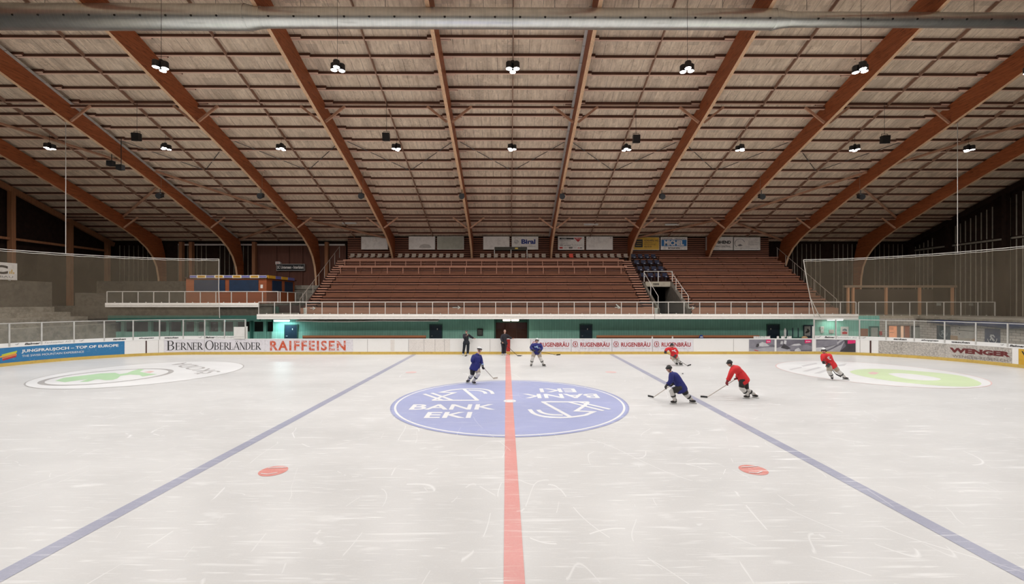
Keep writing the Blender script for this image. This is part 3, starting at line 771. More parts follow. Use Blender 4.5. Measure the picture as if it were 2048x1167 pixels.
rail_thing('grey railing on top of the exit tunnel lintel', [(12.2, 39.75, 5.78), (14.8, 39.75, 5.78)], [(12.2, 39.75, 5.78), (13.5, 39.75, 5.78), (14.8, 39.75, 5.78)], h=0.95)
rail_thing('sloping grey handrail on the left wall of the exit tunnel', [(12.24, 36.1, 3.4), (12.24, 40.0, 5.7)], [(12.24, 36.1, 3.4), (12.24, 38.0, 4.5)], h=1.0, r=0.025)
rail_thing('sloping grey handrail on the right wall of the exit tunnel', [(14.78, 36.1, 3.4), (14.78, 40.0, 5.7)], [(14.78, 36.1, 3.4), (14.78, 37.5, 4.2), (14.78, 38.8, 4.95)], h=1.0, r=0.025)
rail_thing('sloping grey handrail up the left edge of the stand', [(-17.72, 36.2, 3.0), (-17.72, 44.6, 8.45)], [(-17.72, 36.2+1.2*k, 3.0+5.45*1.2*k/8.4) for k in range(8)], h=1.15, r=0.022, mat=HRM)
rail_thing('sloping grey handrail down the right edge of the stand', [(27.47, 36.4, 3.0), (27.47, 44.6, 8.4)], [(27.47, 36.4+1.35*k, 3.0+5.4*1.35*k/8.2) for k in range(7)], h=1.15, r=0.022, mat=HRM)
b = MB(); b.prism([(36.0, 2.93), (46.7, 2.93), (46.7, zt_(7)), (44.0, zt_(7)), (36.0, zt_(0))], X0-0.12, X0-0.01); struct('stand_side_wall', b, STANDD, 'dark side cheek of the stand on the left')
b = MB(); b.prism([(36.0, 2.93), (46.7, 2.93), (46.7, zt_(7)), (44.0, zt_(7)), (36.0, zt_(0))], X1+0.02, X1+0.12); struct('stand_side_wall', b, STANDD, 'dark side cheek of the stand on the right')
# blue folding seats above the tunnel
BLUE_S = plain('blue_seat_plastic', (0.005, 0.007, 0.032), 0.45, spec=0.25)
def seat_mb(x, y, z, wd=0.44, up=0.0):
    z0 = z; z = z + up; a = MB(); a.box(x-wd/2, x+wd/2, y-0.2, y+0.2, z+0.38, z+0.43); a.box(x-wd/2+.03, x+wd/2-.03, y-0.2, y-0.17, z+0.33, z+0.38)
    k = MB(); k.prism([(y+0.16, z+0.40), (y+0.21, z+0.40), (y+0.27, z+0.78), (y+0.22, z+0.78)], x-wd/2, x+wd/2)
    l = MB(); l.box(x-0.03, x+0.03, y-0.05, y+0.1, z0, z+0.38); return a, k, l
fs_ = None
GREYT = plain('pale_seat_tag', (0.5, 0.5, 0.55), 0.4)
for r in range(4):
    i = 4 + r
    for k in range(4):
        x = 12.55 + k*0.68 + (0.0 if r else 0); y = yb_(i) - 0.05; z = zt_(i)
        lab = 'dark blue folding seat above the exit tunnel, %s from the left in %s row' % (ordn(k), ['the lowest', 'the second', 'the third', 'the top'][r])
        if fs_ is None:
            fs_ = thing('stadium_seat', lab, 'seat', (x, y, z), 'blue seats above the exit tunnel')
            a, kk, l = seat_mb(x, y, z); obj('seat', a, BLUE_S, fs_); obj('seat_back', kk, BLUE_S, fs_); obj('leg', l, DARK, fs_)
            n_ = MB(); n_.box(x-0.07, x+0.07, y+0.15, y+0.2, z+0.7, z+0.76); 
            q = MB(); q.box(x-0.09, x+0.09, y-0.215, y-0.2, z+0.39, z+0.43); obj('number_tag', q, GREYT, fs_)
        else: o = copy_tree(fs_, loc=(x, y, z)); o['label'] = lab
# pale seats along the top
PALE = plain('greige_seat_plastic', (0.42, 0.34, 0.27), 0.6); ORG = plain('orange_seat_plastic', (0.75, 0.06, 0.02), 0.5)
px = 703.5; ys = 44.95; proto = None; zs = zt_(7); idx = 0
pxs = [703.5+13.72*k for k in range(41)]
skip = lambda p: any(abs(p - q) < 9 for q in (786, 943, 1100)) or p > 1256
n_ = 0
for p in pxs:
    if skip(p): continue
    x = X(p, ys)
    if abs(p-1138) < 7:
        t = thing('stadium_seat', 'bright orange seat among the pale ones in the top row', 'seat', (x, ys, zs)); a, kk, l = seat_mb(x, ys, zs, 0.42, 0.12)
        obj('seat', a, ORG, t); obj('seat_back', kk, ORG, t); obj('leg', l, DARK, t); continue
    lab = 'pale grey seat in the top row of the stand, %s from the left' % ordn(n_); n_ += 1
    if proto is None:
        proto = thing('stadium_seat', lab, 'seat', (x, ys, zs), 'pale seats along the top of the stand'); a, kk, l = seat_mb(x, ys, zs, 0.42, 0.12)
        obj('seat', a, PALE, proto); obj('seat_back', kk, PALE, proto); obj('leg', l, DARK, proto)
    else: o = copy_tree(proto, loc=(x, ys, zs)); o['label'] = lab
b = MB(); b.box(-16.6, 11.1, 44.56, 44.6, zt_(7)-0.05, zt_(7)+0.36); tag(obj('front_board', b, STANDW), 'long brown board in front of the pale top row seats', 'board')
# press table
yt = 45.33
t = thing('press_table', 'dark table with a yellow sticker behind the top row of seats', 'table', (X(1022, yt), yt, zt_(7)))
b = MB(); b.box(X(989, yt), X(1054, yt), yt-0.05, yt+0.04, Z(500, yt), Z(494, yt)+0.02); obj('table_panel', b, plain('dark_olive_panel', (0.05, 0.045, 0.03), 0.6), t)
for px in (989, 1022, 1054):
    b = MB(); b.box(X(px, yt)-0.04, X(px, yt)+0.04, yt-0.09, yt-0.05, zt_(7), Z(499, yt)); obj('leg', b, STEEL, t)
b = MB(); b.box(X(1030, yt), X(1036, yt), yt-0.06, yt-0.05, Z(498, yt), Z(495, yt)); obj('sticker', b, plain('yellow_sticker', (0.7, 0.5, 0.08), 0.5), t)
# louvred wall behind the signs
YS = 45.62
b = MB(); xa, xb = X(695, YS), X(1538, YS)
b.box(xa, xb, YS+0.1, YS+0.16, 8.2, zr(YS)+0.1)
struct('wall_louvre_backing', b, WALLD, 'dark gap behind the louvre boards above the stand')
b = MB(); z = 8.35
while z < zr(YS)-0.15:
    b.prism([(YS, z), (YS+0.02, z), (YS+0.09, z+0.11), (YS+0.07, z+0.11)], xa, xb); z += 0.2
struct('wall_louvre', b, STANDW, 'brown horizontal louvre boards above the stand')
# ------------------------------------------------------------------ SIGNS above the stand
YG = 45.42
SIGNW = worn('white_sign_panel', (0.82, 0.77, 0.72), (0.45, 0.4, 0.36), 0.5, 2, 0.5, 0.6)
def sign(px0, px1, py0, py1, label, paint, mat=SIGNW, Y=YG, name='advertising_sign', cat='sign'):
    x0, x1, z1, z0 = X(px0, Y), X(px1, Y), Z(py0, Y), Z(py1, Y)
    t = thing(name, label, cat, ((x0+x1)/2, Y, z0)); b = MB(); b.box(x0, x1, Y, Y+0.05, z0, z1); obj('sign_board', b, mat, t)
    b = MB(); f = 0.035
    for q in ((x0-f, x1+f, z0-f, z0), (x0-f, x1+f, z1, z1+f), (x0-f, x0, z0, z1), (x1, x1+f, z0, z1)): b.box(q[0], q[1], Y-0.02, Y+(0.24 if Y > 46 else 0.21), q[2], q[3])
    obj('sign_frame', b, plain('aluminium_trim', (0.5, 0.48, 0.45), 0.4, 0.4), t)
    W_, H_ = x1-x0, z1-z0; lay = [0]
    def fmap(u, v): return (x0 + u*W_, Y-0.006-lay[0]*0.003, z0 + v*H_)
    def part(nm, m, fn, l=0):
        lay[0] = l; b = MB(); fn(b, fmap)
        if b.v: obj(nm, b, m, t)
    if paint: paint(part)
    return t
def T(s, u0, u1, v0, v1, **k): return lambda b, f: text_on(b, s, u0, u1, v0, v1, f, **k)
def Rr(*rs): return lambda b, f: [poly_fill(b, [(a, c), (b_, c), (b_, d), (a, d)], f) for a, b_, c, d in rs]
def P(*ps): return lambda b, f: [poly_fill(b, p, f) for p in ps]
INKB = plain('deep_blue_ink', (0.008, 0.025, 0.20), 0.5); INKR = plain('red_ink', (0.55, 0.02, 0.02), 0.5); INKG = plain('grey_line_ink', (0.16, 0.15, 0.15), 0.5)
YEL = plain('yellow_sign_panel', (0.62, 0.36, 0.03), 0.5)
sign(723, 775, 474, 498, 'blank white sign, leftmost above the stand', None)
sign(818, 869.5, 473, 498, 'blank white sign with a faint grey smudge, left of the greenish one', lambda p: p('smudge', plain('smudge_grey', (0.50, 0.46, 0.42), 0.6), P([(0.38,0.12),(0.45,0.32),(0.6,0.42),(0.78,0.36),(0.88,0.15),(0.8,0.08),(0.5,0.06)])))
sign(875, 927, 473, 498, 'blank greenish grey sign above the stand', None, plain('greenish_grey_panel', (0.38, 0.37, 0.30), 0.6))
sign(967, 1018.5, 473, 498, 'blank white sign partly behind the dark table', None)
def flower(b, f):
    for k in range(8):
        a = 2*PI*k/8
        pts = [(0.17 + 0.075*math.cos(a+q*0.9)*(0.25+0.75*q), 0.60 + 0.155*math.sin(a+q*0.9)*(0.25+0.75*q)) for q in (0, 0.3, 0.6, 0.85, 1.0)]
        pts += [(0.17 + 0.075*math.cos(a+0.9+q), 0.60 + 0.155*math.sin(a+0.9+q)) for q in (0.3, 0.65)]
        stroke(b, pts, 0.012, f)
def biral(p):
    p('logo', INKG, flower); p('lettering', INKB, T('Biral', 0.36, 0.90, 0.42, 0.80, bold=0.045)); p('lettering', INKG, T('Bessere Pumpen', 0.34, 0.90, 0.17, 0.26))
sign(1024, 1076, 473, 498, 'white sign reading Biral in bold blue letters', biral)
def s4(p):
    p('black_bar', TEXTBLK, Rr((0.05, 0.6, 0.79, 0.92))); p('triangle', INKR, P([(0.6, 0.92), (0.93, 0.92), (0.77, 0.58)]), 1)
    p('lettering', SIGNW, T('ALLIANZ', 0.12, 0.32, 0.82, 0.89), 1); p('lettering', SIGNW, T('Hilton', 0.68, 0.86, 0.80, 0.88, bold=0.02), 2)
    p('lettering', TEXTBLK, T('HANDWERKERHAUS', 0.05, 0.48, 0.66, 0.72)); p('lettering', INKG, T('Seestrasse 115', 0.05, 0.36, 0.45, 0.52))
    p('lettering', TEXTBLK, T('3800 Interlaken', 0.05, 0.48, 0.30, 0.38, bold=0.02)); p('lettering', INKG, T('Tel 033 822 06 15', 0.53, 0.93, 0.31, 0.38))
    p('red_block', INKR, Rr((0.05, 0.17, 0.07, 0.20))); p('black_block', TEXTBLK, Rr((0.42, 0.55, 0.07, 0.20))); p('lettering', SIGNW, T('AEG', 0.44, 0.53, 0.10, 0.17), 1)
    p('lettering', INKR, T('dio', 0.75, 0.84, 0.08, 0.17, bold=0.04)); p('lettering', TEXTBLK, T('M', 0.85, 0.92, 0.08, 0.17, bold=0.04))
sign(1116.5, 1168, 473, 498.5, 'white sign with a black bar and a red triangle', s4)
sign(1173, 1225, 473, 498.5, 'blank white sign with marks in its corners, right of the red triangle sign', lambda p: p('tape_marks', INKG, Rr((0.06, 0.10, 0.88, 0.93), (0.12, 0.15, 0.92, 0.96), (0.9, 0.95, 0.9, 0.94))))
def s6(p):
    p('logo', TEXTBLK, P([(0.05,0.2),(0.36,0.2),(0.36,0.84),(0.05,0.84)])); p('logo', YEL, lambda b, f: (stroke(b, [(0.32,0.66),(0.12,0.66)], 0.03, f), stroke(b, [(0.12,0.5),(0.32,0.5)], 0.03, f), stroke(b, [(0.3,0.34),(0.09,0.34)], 0.03, f)), 1)
    p('lettering', TEXTBLK, T('SCHLAEFLI AG', 0.42, 0.96, 0.68, 0.82, bold=0.02)); p('lettering', TEXTBLK, T('INTERLAKEN', 0.42, 0.72, 0.54, 0.61))
    p('lettering', TEXTBLK, T('Bauunternehmung', 0.42, 0.85, 0.38, 0.47)); p('lettering', TEXTBLK, T('822 52 53', 0.42, 0.70, 0.2, 0.31, bold=0.02))
sign(1267, 1318, 474, 499, 'yellow sign reading SCHLAEFLI AG with a black square logo', s6, YEL)
SKYB = plain('azure_ink', (0.02, 0.16, 0.42), 0.5)
def s7(p):
    p('blue_band', SKYB, Rr((0.02, 0.98, 0.28, 0.80))); p('lettering', TEXTBLK, T('SANITÄR · HEIZUNG', 0.04, 0.96, 0.82, 0.97, bold=0.01))
    p('lettering', SIGNW, T('MICHEL', 0.12, 0.88, 0.32, 0.76, bold=0.05), 1); p('lettering', TEXTBLK, T('BÖNIGEN', 0.28, 0.72, 0.05, 0.22, bold=0.03))
sign(1322, 1374, 474, 498.5, 'white and blue sign reading MICHEL between the words SANITÄR HEIZUNG and BÖNIGEN', s7)
def s8(p):
    p('logo', TEXTBLK, lambda b, f: stroke(b, [(0.30,0.72),(0.38,0.6),(0.30,0.48)], 0.03, f)); p('lettering', TEXTBLK, T('BHEND', 0.42, 0.93, 0.48, 0.72, bold=0.05))
    p('lettering', TEXTBLK, T('PAPETERIE CENTRAL', 0.10, 0.92, 0.2, 0.34)); p('lettering', INKG, T('Interlaken', 0.22, 0.48, 0.06, 0.12))
sign(1413, 1465.5, 473.5, 499, 'white sign reading BHEND, partly hidden by a roof beam', s8)
def s9(p):
    def arc(b, f):
        stroke(b, [(0.22+0.19*math.cos(a), 0.52+0.36*math.sin(a)) for a in [0.3+0.25*k for k in range(16)]], 0.02, f)
        poly_fill(b, [(0.12,0.36),(0.22,0.30),(0.34,0.36),(0.24,0.46)], f)
    p('logo', INKG, arc); p('lettering', INKG, T('Garten', 0.55, 0.72, 0.66, 0.72)); p('lettering', INKG, T('Gartenbau Neuhaus', 0.55, 0.96, 0.54, 0.60)); p('lettering', INKG, T('Unterseen Bern', 0.55, 0.93, 0.40, 0.46))
    p('lettering', TEXTBLK, T('www.gartenbauneuhaus.ch', 0.04, 0.94, 0.06, 0.15))
sign(1468, 1520, 474, 499, 'white sign with a round grey logo, rightmost above the stand', s9)
# club sign and arrow board left of the stand
sign(553.5, 608.5, 528.5, 540.5, 'long dark sign with white lettering on the plywood wall', lambda p: p('lettering', SIGNW, T('SC Unterseen - Interlaken', 0.02, 0.97, 0.28, 0.78, bold=0.03)), BLACK, Y=46.35)
t = thing('arrow_sign', 'small white arrow shaped sign above the long dark sign', 'sign', (X(556, 46.35), 46.35, Z(529, 46.35)))
b = MB(); x0, x1, z0, z1 = X(551, 46.35), X(561.5, 46.35), Z(528.6, 46.35), Z(523, 46.35)
b.add([(x, y, z) for y in (46.33, 46.59) for x, z in ((x0,z0),(x1-0.15,z0),(x1,(z0+z1)/2),(x1-0.15,z1),(x0,z1))], [(0,1,2,3,4),(9,8,7,6,5)] + [(i, i+5, (i+1)%5+5, (i+1)%5) for i in range(5)]); obj('sign_board', b, SIGNW, t)
b = MB(); text_on(b, 'HCU', x0+0.1, x1-0.2, z0+0.08, z1-0.08, lambda u, v: (u, 46.325, v), bold=0.03); obj('lettering', b, INKR, t)
# white ceiling light boxes above the stand
for px, py, l in ((699, 446.5, 'left'), (1182, 448.5, 'middle'), (1343.5, 448.5, 'right')):
    y = 43.0; z = Z(py, y); b = MB(); b.box(X(px-14, y), X(px+14, y), y-0.1, y+0.1, z-0.08, z+0.08)
    t = thing('light_box', 'unlit long white light box under the roof above the stand, the %s one' % l, 'light', (X(px, y), y, z)); obj('light_housing', b, WHITE, t)
    b = MB(); b.tube([(X(px, y), y, z+0.08), (X(px, y), y, zr(y)+0.1)], 0.02, 5); obj('hanger', b, DARK, t)
# arrows on the front panel
def arrow_on(px0, px1, py, Y, lab, broken=False):
    x0, x1, z = X(px0, Y), X(px1, Y), Z(py, Y); b = MB()
    fmap = lambda u, v: (u, Y, v)
    stroke(b, [(x0, z), (x1-0.05, z)], 0.05, fmap)
    if broken: stroke(b, [(x0+0.1, z+0.25), (x1, z-0.1)], 0.08, fmap)
    stroke(b, [(x1-0.18, z+0.13), (x1, z), (x1-0.18, z-0.13)], 0.055, fmap)
    m = MB(); m.v = b.v + [p + Vector((0, 0.02, 0)) for p in b.v]; n = len(b.v); m.f = b.f + [tuple(i+n for i in f)[::-1] for f in b.f]; m.m = [0]*len(m.f)
    tag(obj('arrow_marker', m, WHITE), lab, 'arrow')
arrow_on(620, 630, 616, 35.80, 'white arrow at the left foot of the stand, by the handrail')
arrow_on(905, 920, 614.5, 35.80, 'white arrow on the long front panel, left of the stand centre')
arrow_on(1230, 1240, 614, 35.80, 'small broken white arrow left of the exit tunnel', True)
arrow_on(1377, 1388.5, 615.5, 35.80, 'white arrow right of the exit tunnel')

# ------------------------------------------------------------------ WALKWAY, fascia, railing
YW = 34.5
xa, xb = X(513.5, YW), X(1717, YW)
b = MB(); b.box(xa, xb, YW+0.12, 36.6, 2.72, 2.93); struct('walkway_slab', b, CONC, 'walkway slab in front of the stand')
xm = X(1309.5, YW)
for (p, q, l) in ((xa, xm-0.02, 'long left'), (xm+0.02, xb, 'shorter right')):
    t = thing('walkway_fascia', '%s white fascia board along the walkway edge' % l, 'fascia', ((p+q)/2, YW, 2.55))
    b = MB(); b.box(p, q, YW, YW+0.12, 2.545, 2.94); obj('fascia_board', b, FASCIA, t)
    b = MB(); b.box(p, q, YW-0.03, YW, 2.76, 2.80); obj('drip_edge', b, FASCIA, t)
def long_rail(px0, px1, n, Y, z, h, label, panes=True, skip=()):
    x0, x1 = X(px0, Y), X(px1, Y); st = (x1-x0)/n
    t = thing('walkway_railing', label, 'railing', ((x0+x1)/2, Y, z))
    b = MB(); b.tube([(x0, Y, z+h), (x1, Y, z+h)], 0.035, 6); obj('top_rail', b, RAILM, t)
    for k in range(n+1):
        if k in skip: continue
        x = x0+k*st; b = MB(); b.box(x-0.028, x+0.028, Y-0.02, Y+0.03, z, z+h); obj('post', b, RAILM, t)
    for k in range(n):
        b = MB(); b.box(x0+k*st+0.05, x0+(k+1)*st-0.05, Y, Y+0.012, z+0.06, z+h-0.05); obj('glass_panel', b, glass('rail_glass_pane', haze=0.03), t)
        b = MB(); x = x0+(k+.5)*st; b.box(x-0.03, x+0.03, Y-0.02, Y+0.03, z, z+0.08); obj('clip', b, RAILM, t)
    return t
long_rail(517.5, 1712, 38, YW+0.06, 2.94, 0.96, 'grey railing with glass panels along the walkway below the stand')
# right lower gallery
YQ = 36.7
b = MB(); b.box(X(1717, YQ)+0.02, 38.2, YQ, 40.5, 2.48, 2.72); struct('gallery_slab', b, CONC2, 'thin concrete gallery slab right of the stand')
long_rail(1717, 1990, 8, YQ+0.05, 2.72, 1.18, 'thin grey railing of the gallery right of the stand')
# left gallery at a higher level
YL = 36.0
xl0, xl1 = X(210, YL), X(517, YL)
b = MB(); b.box(xl0, xl1, YL+0.1, 46.4, 3.56, 3.8); struct('gallery_slab', b, CONC, 'raised gallery slab left of the stand')
t = thing('gallery_fascia', 'cream fascia board along the raised left gallery edge', 'fascia', ((xl0+xl1)/2, YL, 3.5)); b = MB(); b.box(xl0, xl1, YL, YL+0.1, 3.49, 3.84); obj('fascia_board', b, FASCIA, t)
b = MB(); b.box(xl0, xl1, YL-0.03, YL, 3.66, 3.69)
for k in range(9): x = X(237+12.6*k, YL); b.box(x-0.03, x+0.03, YL-0.03, YL, 3.55, 3.6)
obj('drip_edge', b, FASCIA, t)
long_rail(214, 556, 11, YL+0.05, 3.84, 0.93, 'grey railing along the raised left gallery')
rail_thing('grey railing returning back at the end of the left gallery', [(X(556, YL), YL+0.1, 3.84), (X(574, 38), 38, 3.84), (X(634, 44), 44, 3.84)], [(X(559, YL+.1), YL+0.2, 3.84), (X(575.5, 38), 38, 3.84), (X(591, 40), 40, 3.84), (X(606, 42), 42, 3.84)], h=0.93)
b = MB(); b.box(X(578, 44.2), X(640, 44.2), 44.2, 44.5, 2.5, 5.2); b.box(X(576, 44.1), X(640, 44.2), 44.1, 44.2, 5.2, 5.6); struct('wall_concrete', b, CONC, 'grey concrete parapet behind the left gallery')
# step block between gallery and walkway
b = MB(); b.box(X(520, 36.5), X(612, 36.5), 36.5, 44.0, 2.7, 2.93); struct('landing_slab', b, CONC, 'dark landing left of the stand')
b = MB(); b.box(X(520, 37), X(600, 37), 39.0, 39.2, 2.9, 3.6); struct('landing_wall', b, STANDD, 'dark step wall left of the stand')
for px, Y, z, l in ((610.5, 35.3, 2.93, 'at the left end of the stand'), (1312, 35.3, 2.93, 'in front of the exit tunnel')):
    x = X(px, Y); t = thing('litter_bin', 'small white litter bin on the walkway %s' % l, 'bin', (x, Y, z))
    b = MB(); b.tube([(x, Y, z), (x, Y, z+0.42)], [0.12, 0.14], 14); obj('bin_body', b, WHITE, t); b = MB(); b.tube([(x, Y, z+0.42), (x, Y, z+0.5)], [0.15, 0.15], 14); obj('bin_rim', b, FASCIA, t)

# ------------------------------------------------------------------ KIOSK
yk = 38.6; kx0, kx1 = X(372, yk), X(533, yk); kz0 = 3.8; kz1 = Z(556.5, yk)
ORW = wood('orange_brown_cladding', (0.30, 0.078, 0.026), 'x', 0.6, 0.2); BLUSH = plain('dark_blue_shutter', (0.008, 0.024, 0.06), 0.5, var=0.2)
t = thing('snack_kiosk', 'orange brown timber kiosk with dark blue shutters on the left gallery', 'kiosk', ((kx0+kx1)/2, yk+2, kz0))
b = MB(); b.box(kx0, kx1, yk, 43.6, kz0, kz1); obj('kiosk_walls', b, ORW, t)
b = MB(); b.box(kx0-0.1, kx1+0.1, yk-0.1, 43.8, kz1, kz1+0.1); obj('roof_panel', b, STANDD, t)
for p, q in ((389, 450.5), (459, 517)):
    b = MB(); b.box(X(p, yk), X(q, yk), yk-0.05, yk, Z(583, yk), Z(559.5, yk)); obj('shutter', b, BLUSH, t)
for y0, y1 in ((39.5, 41.1), (41.7, 43.2)):
    b = MB(); b.box(kx1, kx1+0.05, y0, y1, Z(583, yk), Z(559.5, yk)); obj('shutter', b, BLUSH, t)
for px, py in ((523.6, 572.5), (406, 573)):
    b = MB(); b.box(X(px-2.2, yk), X(px+2.2, yk), yk-0.03, yk, Z(py+3.5, yk), Z(py-3.5, yk)); obj('notice', b, SIGNW, t)
YELB = plain('amber_band', (0.62, 0.33, 0.03), 0.5); VIO = plain('violet_band', (0.14, 0.13, 0.34), 0.5)
zb0, zb1 = Z(556, yk-0.15), Z(550, yk-0.15); px = 380.0; k = 0
while px < 533:
    wd = 19.3 if k % 2 else 16.0
    if k == 0: wd = 14
    p2 = min(px+wd, 533.5); x0, x1 = X(px+0.5, yk-.15), X(p2-0.5, yk-.15)
    if k % 2:
        b = MB(); b.box(x0, x1, yk-0.2, yk-0.1, zb0, zb1); o = obj('band_panel', b, SIGNW, t)
        b = MB(); b.box(x0+0.08, x1-0.08, yk-0.215, yk-0.2, zb0+0.04, zb1-0.04); obj('amber_field', b, YELB, o)
        b = MB(); text_on(b, 'KIOSK' if False else '—', x0+0.15, x1-0.15, zb0+0.12, zb1-0.12, lambda u, v: (u, yk-0.22, v)); obj('lettering', b, TEXTBLK, o)
    else:
        b = MB(); b.box(x0, x1, yk-0.2, yk-0.1, zb0+0.02, zb1-0.02); o = obj('band_panel', b, SIGNW, t)
        b = MB(); b.box(x0, x1, yk-0.215, yk-0.2, zb0+0.05, zb1-0.05); obj('violet_field', b, VIO, o)
    px += wd; k += 1
for k, (y0, y1) in enumerate(((38.6, 39.8), (39.9, 40.8), (40.9, 42.0), (42.1, 43.3))):
    b = MB(); b.box(kx1+0.06, kx1+0.16, y0, y1, zb0, zb1); obj('band_panel', b, YELB if k % 2 == 0 else VIO, t)

# ------------------------------------------------------------------ TEAL WALL under the walkway
def teal_mat(name, col):
    m, nt, p = NT(name); sp = N(nt, 'ShaderNodeSeparateXYZ'); nt.links.new(N(nt, 'ShaderNodeNewGeometry').outputs['Position'], sp.inputs[0])
    fr = math_n(nt, 'FRACT', math_n(nt, 'DIVIDE', sp.outputs[0], 0.21)); j = math_n(nt, 'LESS_THAN', fr, 0.12)
    f = noise(nt, coords(nt, (1, 1, 0.3)), 4, 4); f = math_n(nt, 'MULTIPLY_ADD', f, 1.8, -0.4, clamp=True)
    c = mixc(nt, f, tuple(k*0.85 for k in col), tuple(k*1.12 for k in col))
    nt.links.new(mixc(nt, math_n(nt, 'MULTIPLY', j, 0.45), c, tuple(k*0.4 for k in col)), p.inputs['Base Color']); p.inputs['Roughness'].default_value = 0.5
    return m
TEAL = teal_mat('teal_boarding', (0.22, 0.50, 0.41)); TEALL = teal_mat('light_teal_boarding', (0.31, 0.62, 0.52)); TEALD = plain('dark_teal_paint', (0.03, 0.11, 0.085), 0.6)
YT = 36.5
def wallseg(p0, p1, l, Y=YT, m=TEAL, ml=TEALL, zt=2.75):
    b = MB(); b.box(X(p0, Y), X(p1, Y), Y, Y+0.2, 0, zt); b2 = MB(); b2.box(X(p0, Y), X(p1, Y), Y-0.03, Y, 0.0, Z(662.5, Y))
    o = struct('wall_teal', b, m, l); obj('wall_lower_board', b2, ml, o)['kind'] = 'structure'
wallseg(544, 988, 'long teal boarded wall under the walkway, left of the entrance'); wallseg(1058, 1759, 'long teal boarded wall under the walkway, right of the entrance')
# recessed part on the left with dark openings
b = MB(); b.box(X(418, 38.5), X(556, 38.5), 38.5, 38.7, 0, 3.5); b.box(X(505, 37), X(507, 37), 36.6, 37, 0, 3.0); o = struct('wall_teal_recess', b, TEALD, 'dark teal recessed wall under the left gallery')
b = MB(); b.box(xl0, X(545, 36.4), 36.3, 36.5, 2.75, 3.5); struct('wall_upper_beam', b, CTD, 'brown boards under the left gallery')
b = MB(); b.box(xl0, X(520, 36.3), 36.25, 36.4, 2.35, 2.78); struct('wall_teal_header', b, TEALD, 'dark teal header under the left gallery')
b = MB()
b.box(X(232, 37.5), X(545, 37.5), 37.5, 37.7, 0, 1.35); b.box(X(232, 37.5), X(545, 37.5), 37.5, 37.7, 2.2, 2.9)
for px in (246, 300, 336, 366, 392, 415, 440, 470, 503, 530): b.box(X(px, 37.5)-0.13, X(px, 37.5)+0.13, 37.45, 37.72, 0, 2.9)
struct('wall_teal_windows', b, TEAL, 'teal wall with a strip of dark openings behind the left rink corner')
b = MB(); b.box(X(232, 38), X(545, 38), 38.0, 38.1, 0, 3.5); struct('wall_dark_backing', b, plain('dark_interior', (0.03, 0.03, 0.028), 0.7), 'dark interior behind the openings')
b = MB(); b.box(X(544, 36.5), X(546, 36.5), 36.5, 38.5, 0, 2.75); struct('wall_teal_return', b, TEAL)
# entrance recess
b = MB(); xe0, xe1 = X(988, YT), X(1058, YT)
b.box(xe0, xe0+0.12, YT, YT+1.0, 0, 2.75); b.box(xe1-0.12, xe1, YT, YT+1.0, 0, 2.75); b.box(xe0, xe1, YT+0.75, YT+0.85, 2.15, 2.75)
struct('wall_entrance_surround', b, TEALD, 'dark teal surround of the rink entrance')
t = thing('entrance_gate', 'dark brown glazed entrance doors behind the coaches', 'door', ((xe0+xe1)/2, YT+0.7, 0)); t['kind'] = 'thing'
b = MB()
dx0, dx1 = xe0+0.14, xe1-0.14
b.box(dx0, dx1, YT+0.9, YT+0.95, 0, 2.15); obj('door_leaf_glass', b, plain('dark_brown_glass', (0.05, 0.018, 0.012), 0.15), t)
for k in range(4):
    x = dx0 + (dx1-dx0)*k/3; b = MB(); b.box(x-0.05, x+0.05, YT+0.82, YT+0.9, 0, 2.15); obj('door_post', b, STANDD, t)
b = MB(); b.box(dx0, dx1, YT+0.84, YT+0.9, 1.5, 1.58); obj('door_cross_rail', b, STANDD, t)
# dark doors in the teal wall
k = 1
for px0, px1, lab in ((570.5, 595, 'dark navy door under the bright lamp at the left'), (860, 884, 'dark navy door right of the left players bench'), (1160, 1183.5, 'dark navy door right of the entrance'), (1533.5, 1557.5, 'dark green black door behind the bottles')):
    x0, x1 = X(px0, YT), X(px1, YT); b = MB(); b.box(x0, x1, YT-0.06, YT-0.03, 0, Z(649.5, YT))
    d = struct('door_%d' % k, b, NAVY, lab)
    b = MB(); b.box(x0-0.05, x0, YT-0.09, YT-0.02, 0, Z(649, YT)+0.05); b.box(x1, x1+0.05, YT-0.09, YT-0.02, 0, Z(649, YT)+0.05); b.box(x0, x1, YT-0.09, YT-0.02, Z(649.5, YT), Z(649, YT)+0.05); obj('door_frame', b, TEALD, d)
    b = MB(); xx = x0 + (x1-x0)*(0.62 if k < 4 else 0.3); b.box(xx-0.03, xx+0.03, YT-0.075, YT-0.06, Z(659, YT), Z(656, YT)); obj('door_number_plate', b, WHITE, d)
    b = MB(); b.tube([(x0+0.12, YT-0.12, 1.05), (x0+0.25, YT-0.12, 1.05)], 0.015, 6); obj('door_handle', b, STEEL, d); k += 1
x0, x1 = X(1606, YT), X(1627, YT); b = MB(); b.box(x0, x1, YT-0.06, YT-0.03, 0, Z(649.5, YT)); d = struct('door_5', b, NAVY, 'dark door with a poster at the right end of the teal wall')
t = thing('animal_poster', 'grey poster with a black shape on the dark door at the right', 'poster', (X(1613.5, YT), YT-0.08, Z(671, YT)))
b = MB(); b.box(X(1607.5, YT), X(1619.5, YT), YT-0.09, YT-0.062, Z(671, YT), Z(652, YT)); obj('poster_sheet', b, plain('grey_poster_paper', (0.30, 0.28, 0.27), 0.6), t)
b = MB(); fx_ = lambda u, v: (X(1607.5+u*12, YT), YT-0.095, Z(671-v*19, YT)); poly_fill(b, [(0.1,0.3),(0.3,0.25),(0.7,0.35),(0.9,0.5),(0.6,0.75),(0.4,0.7),(0.45,0.55),(0.2,0.4)], fx_); obj('printed_shape', b, TEXTBLK, t)
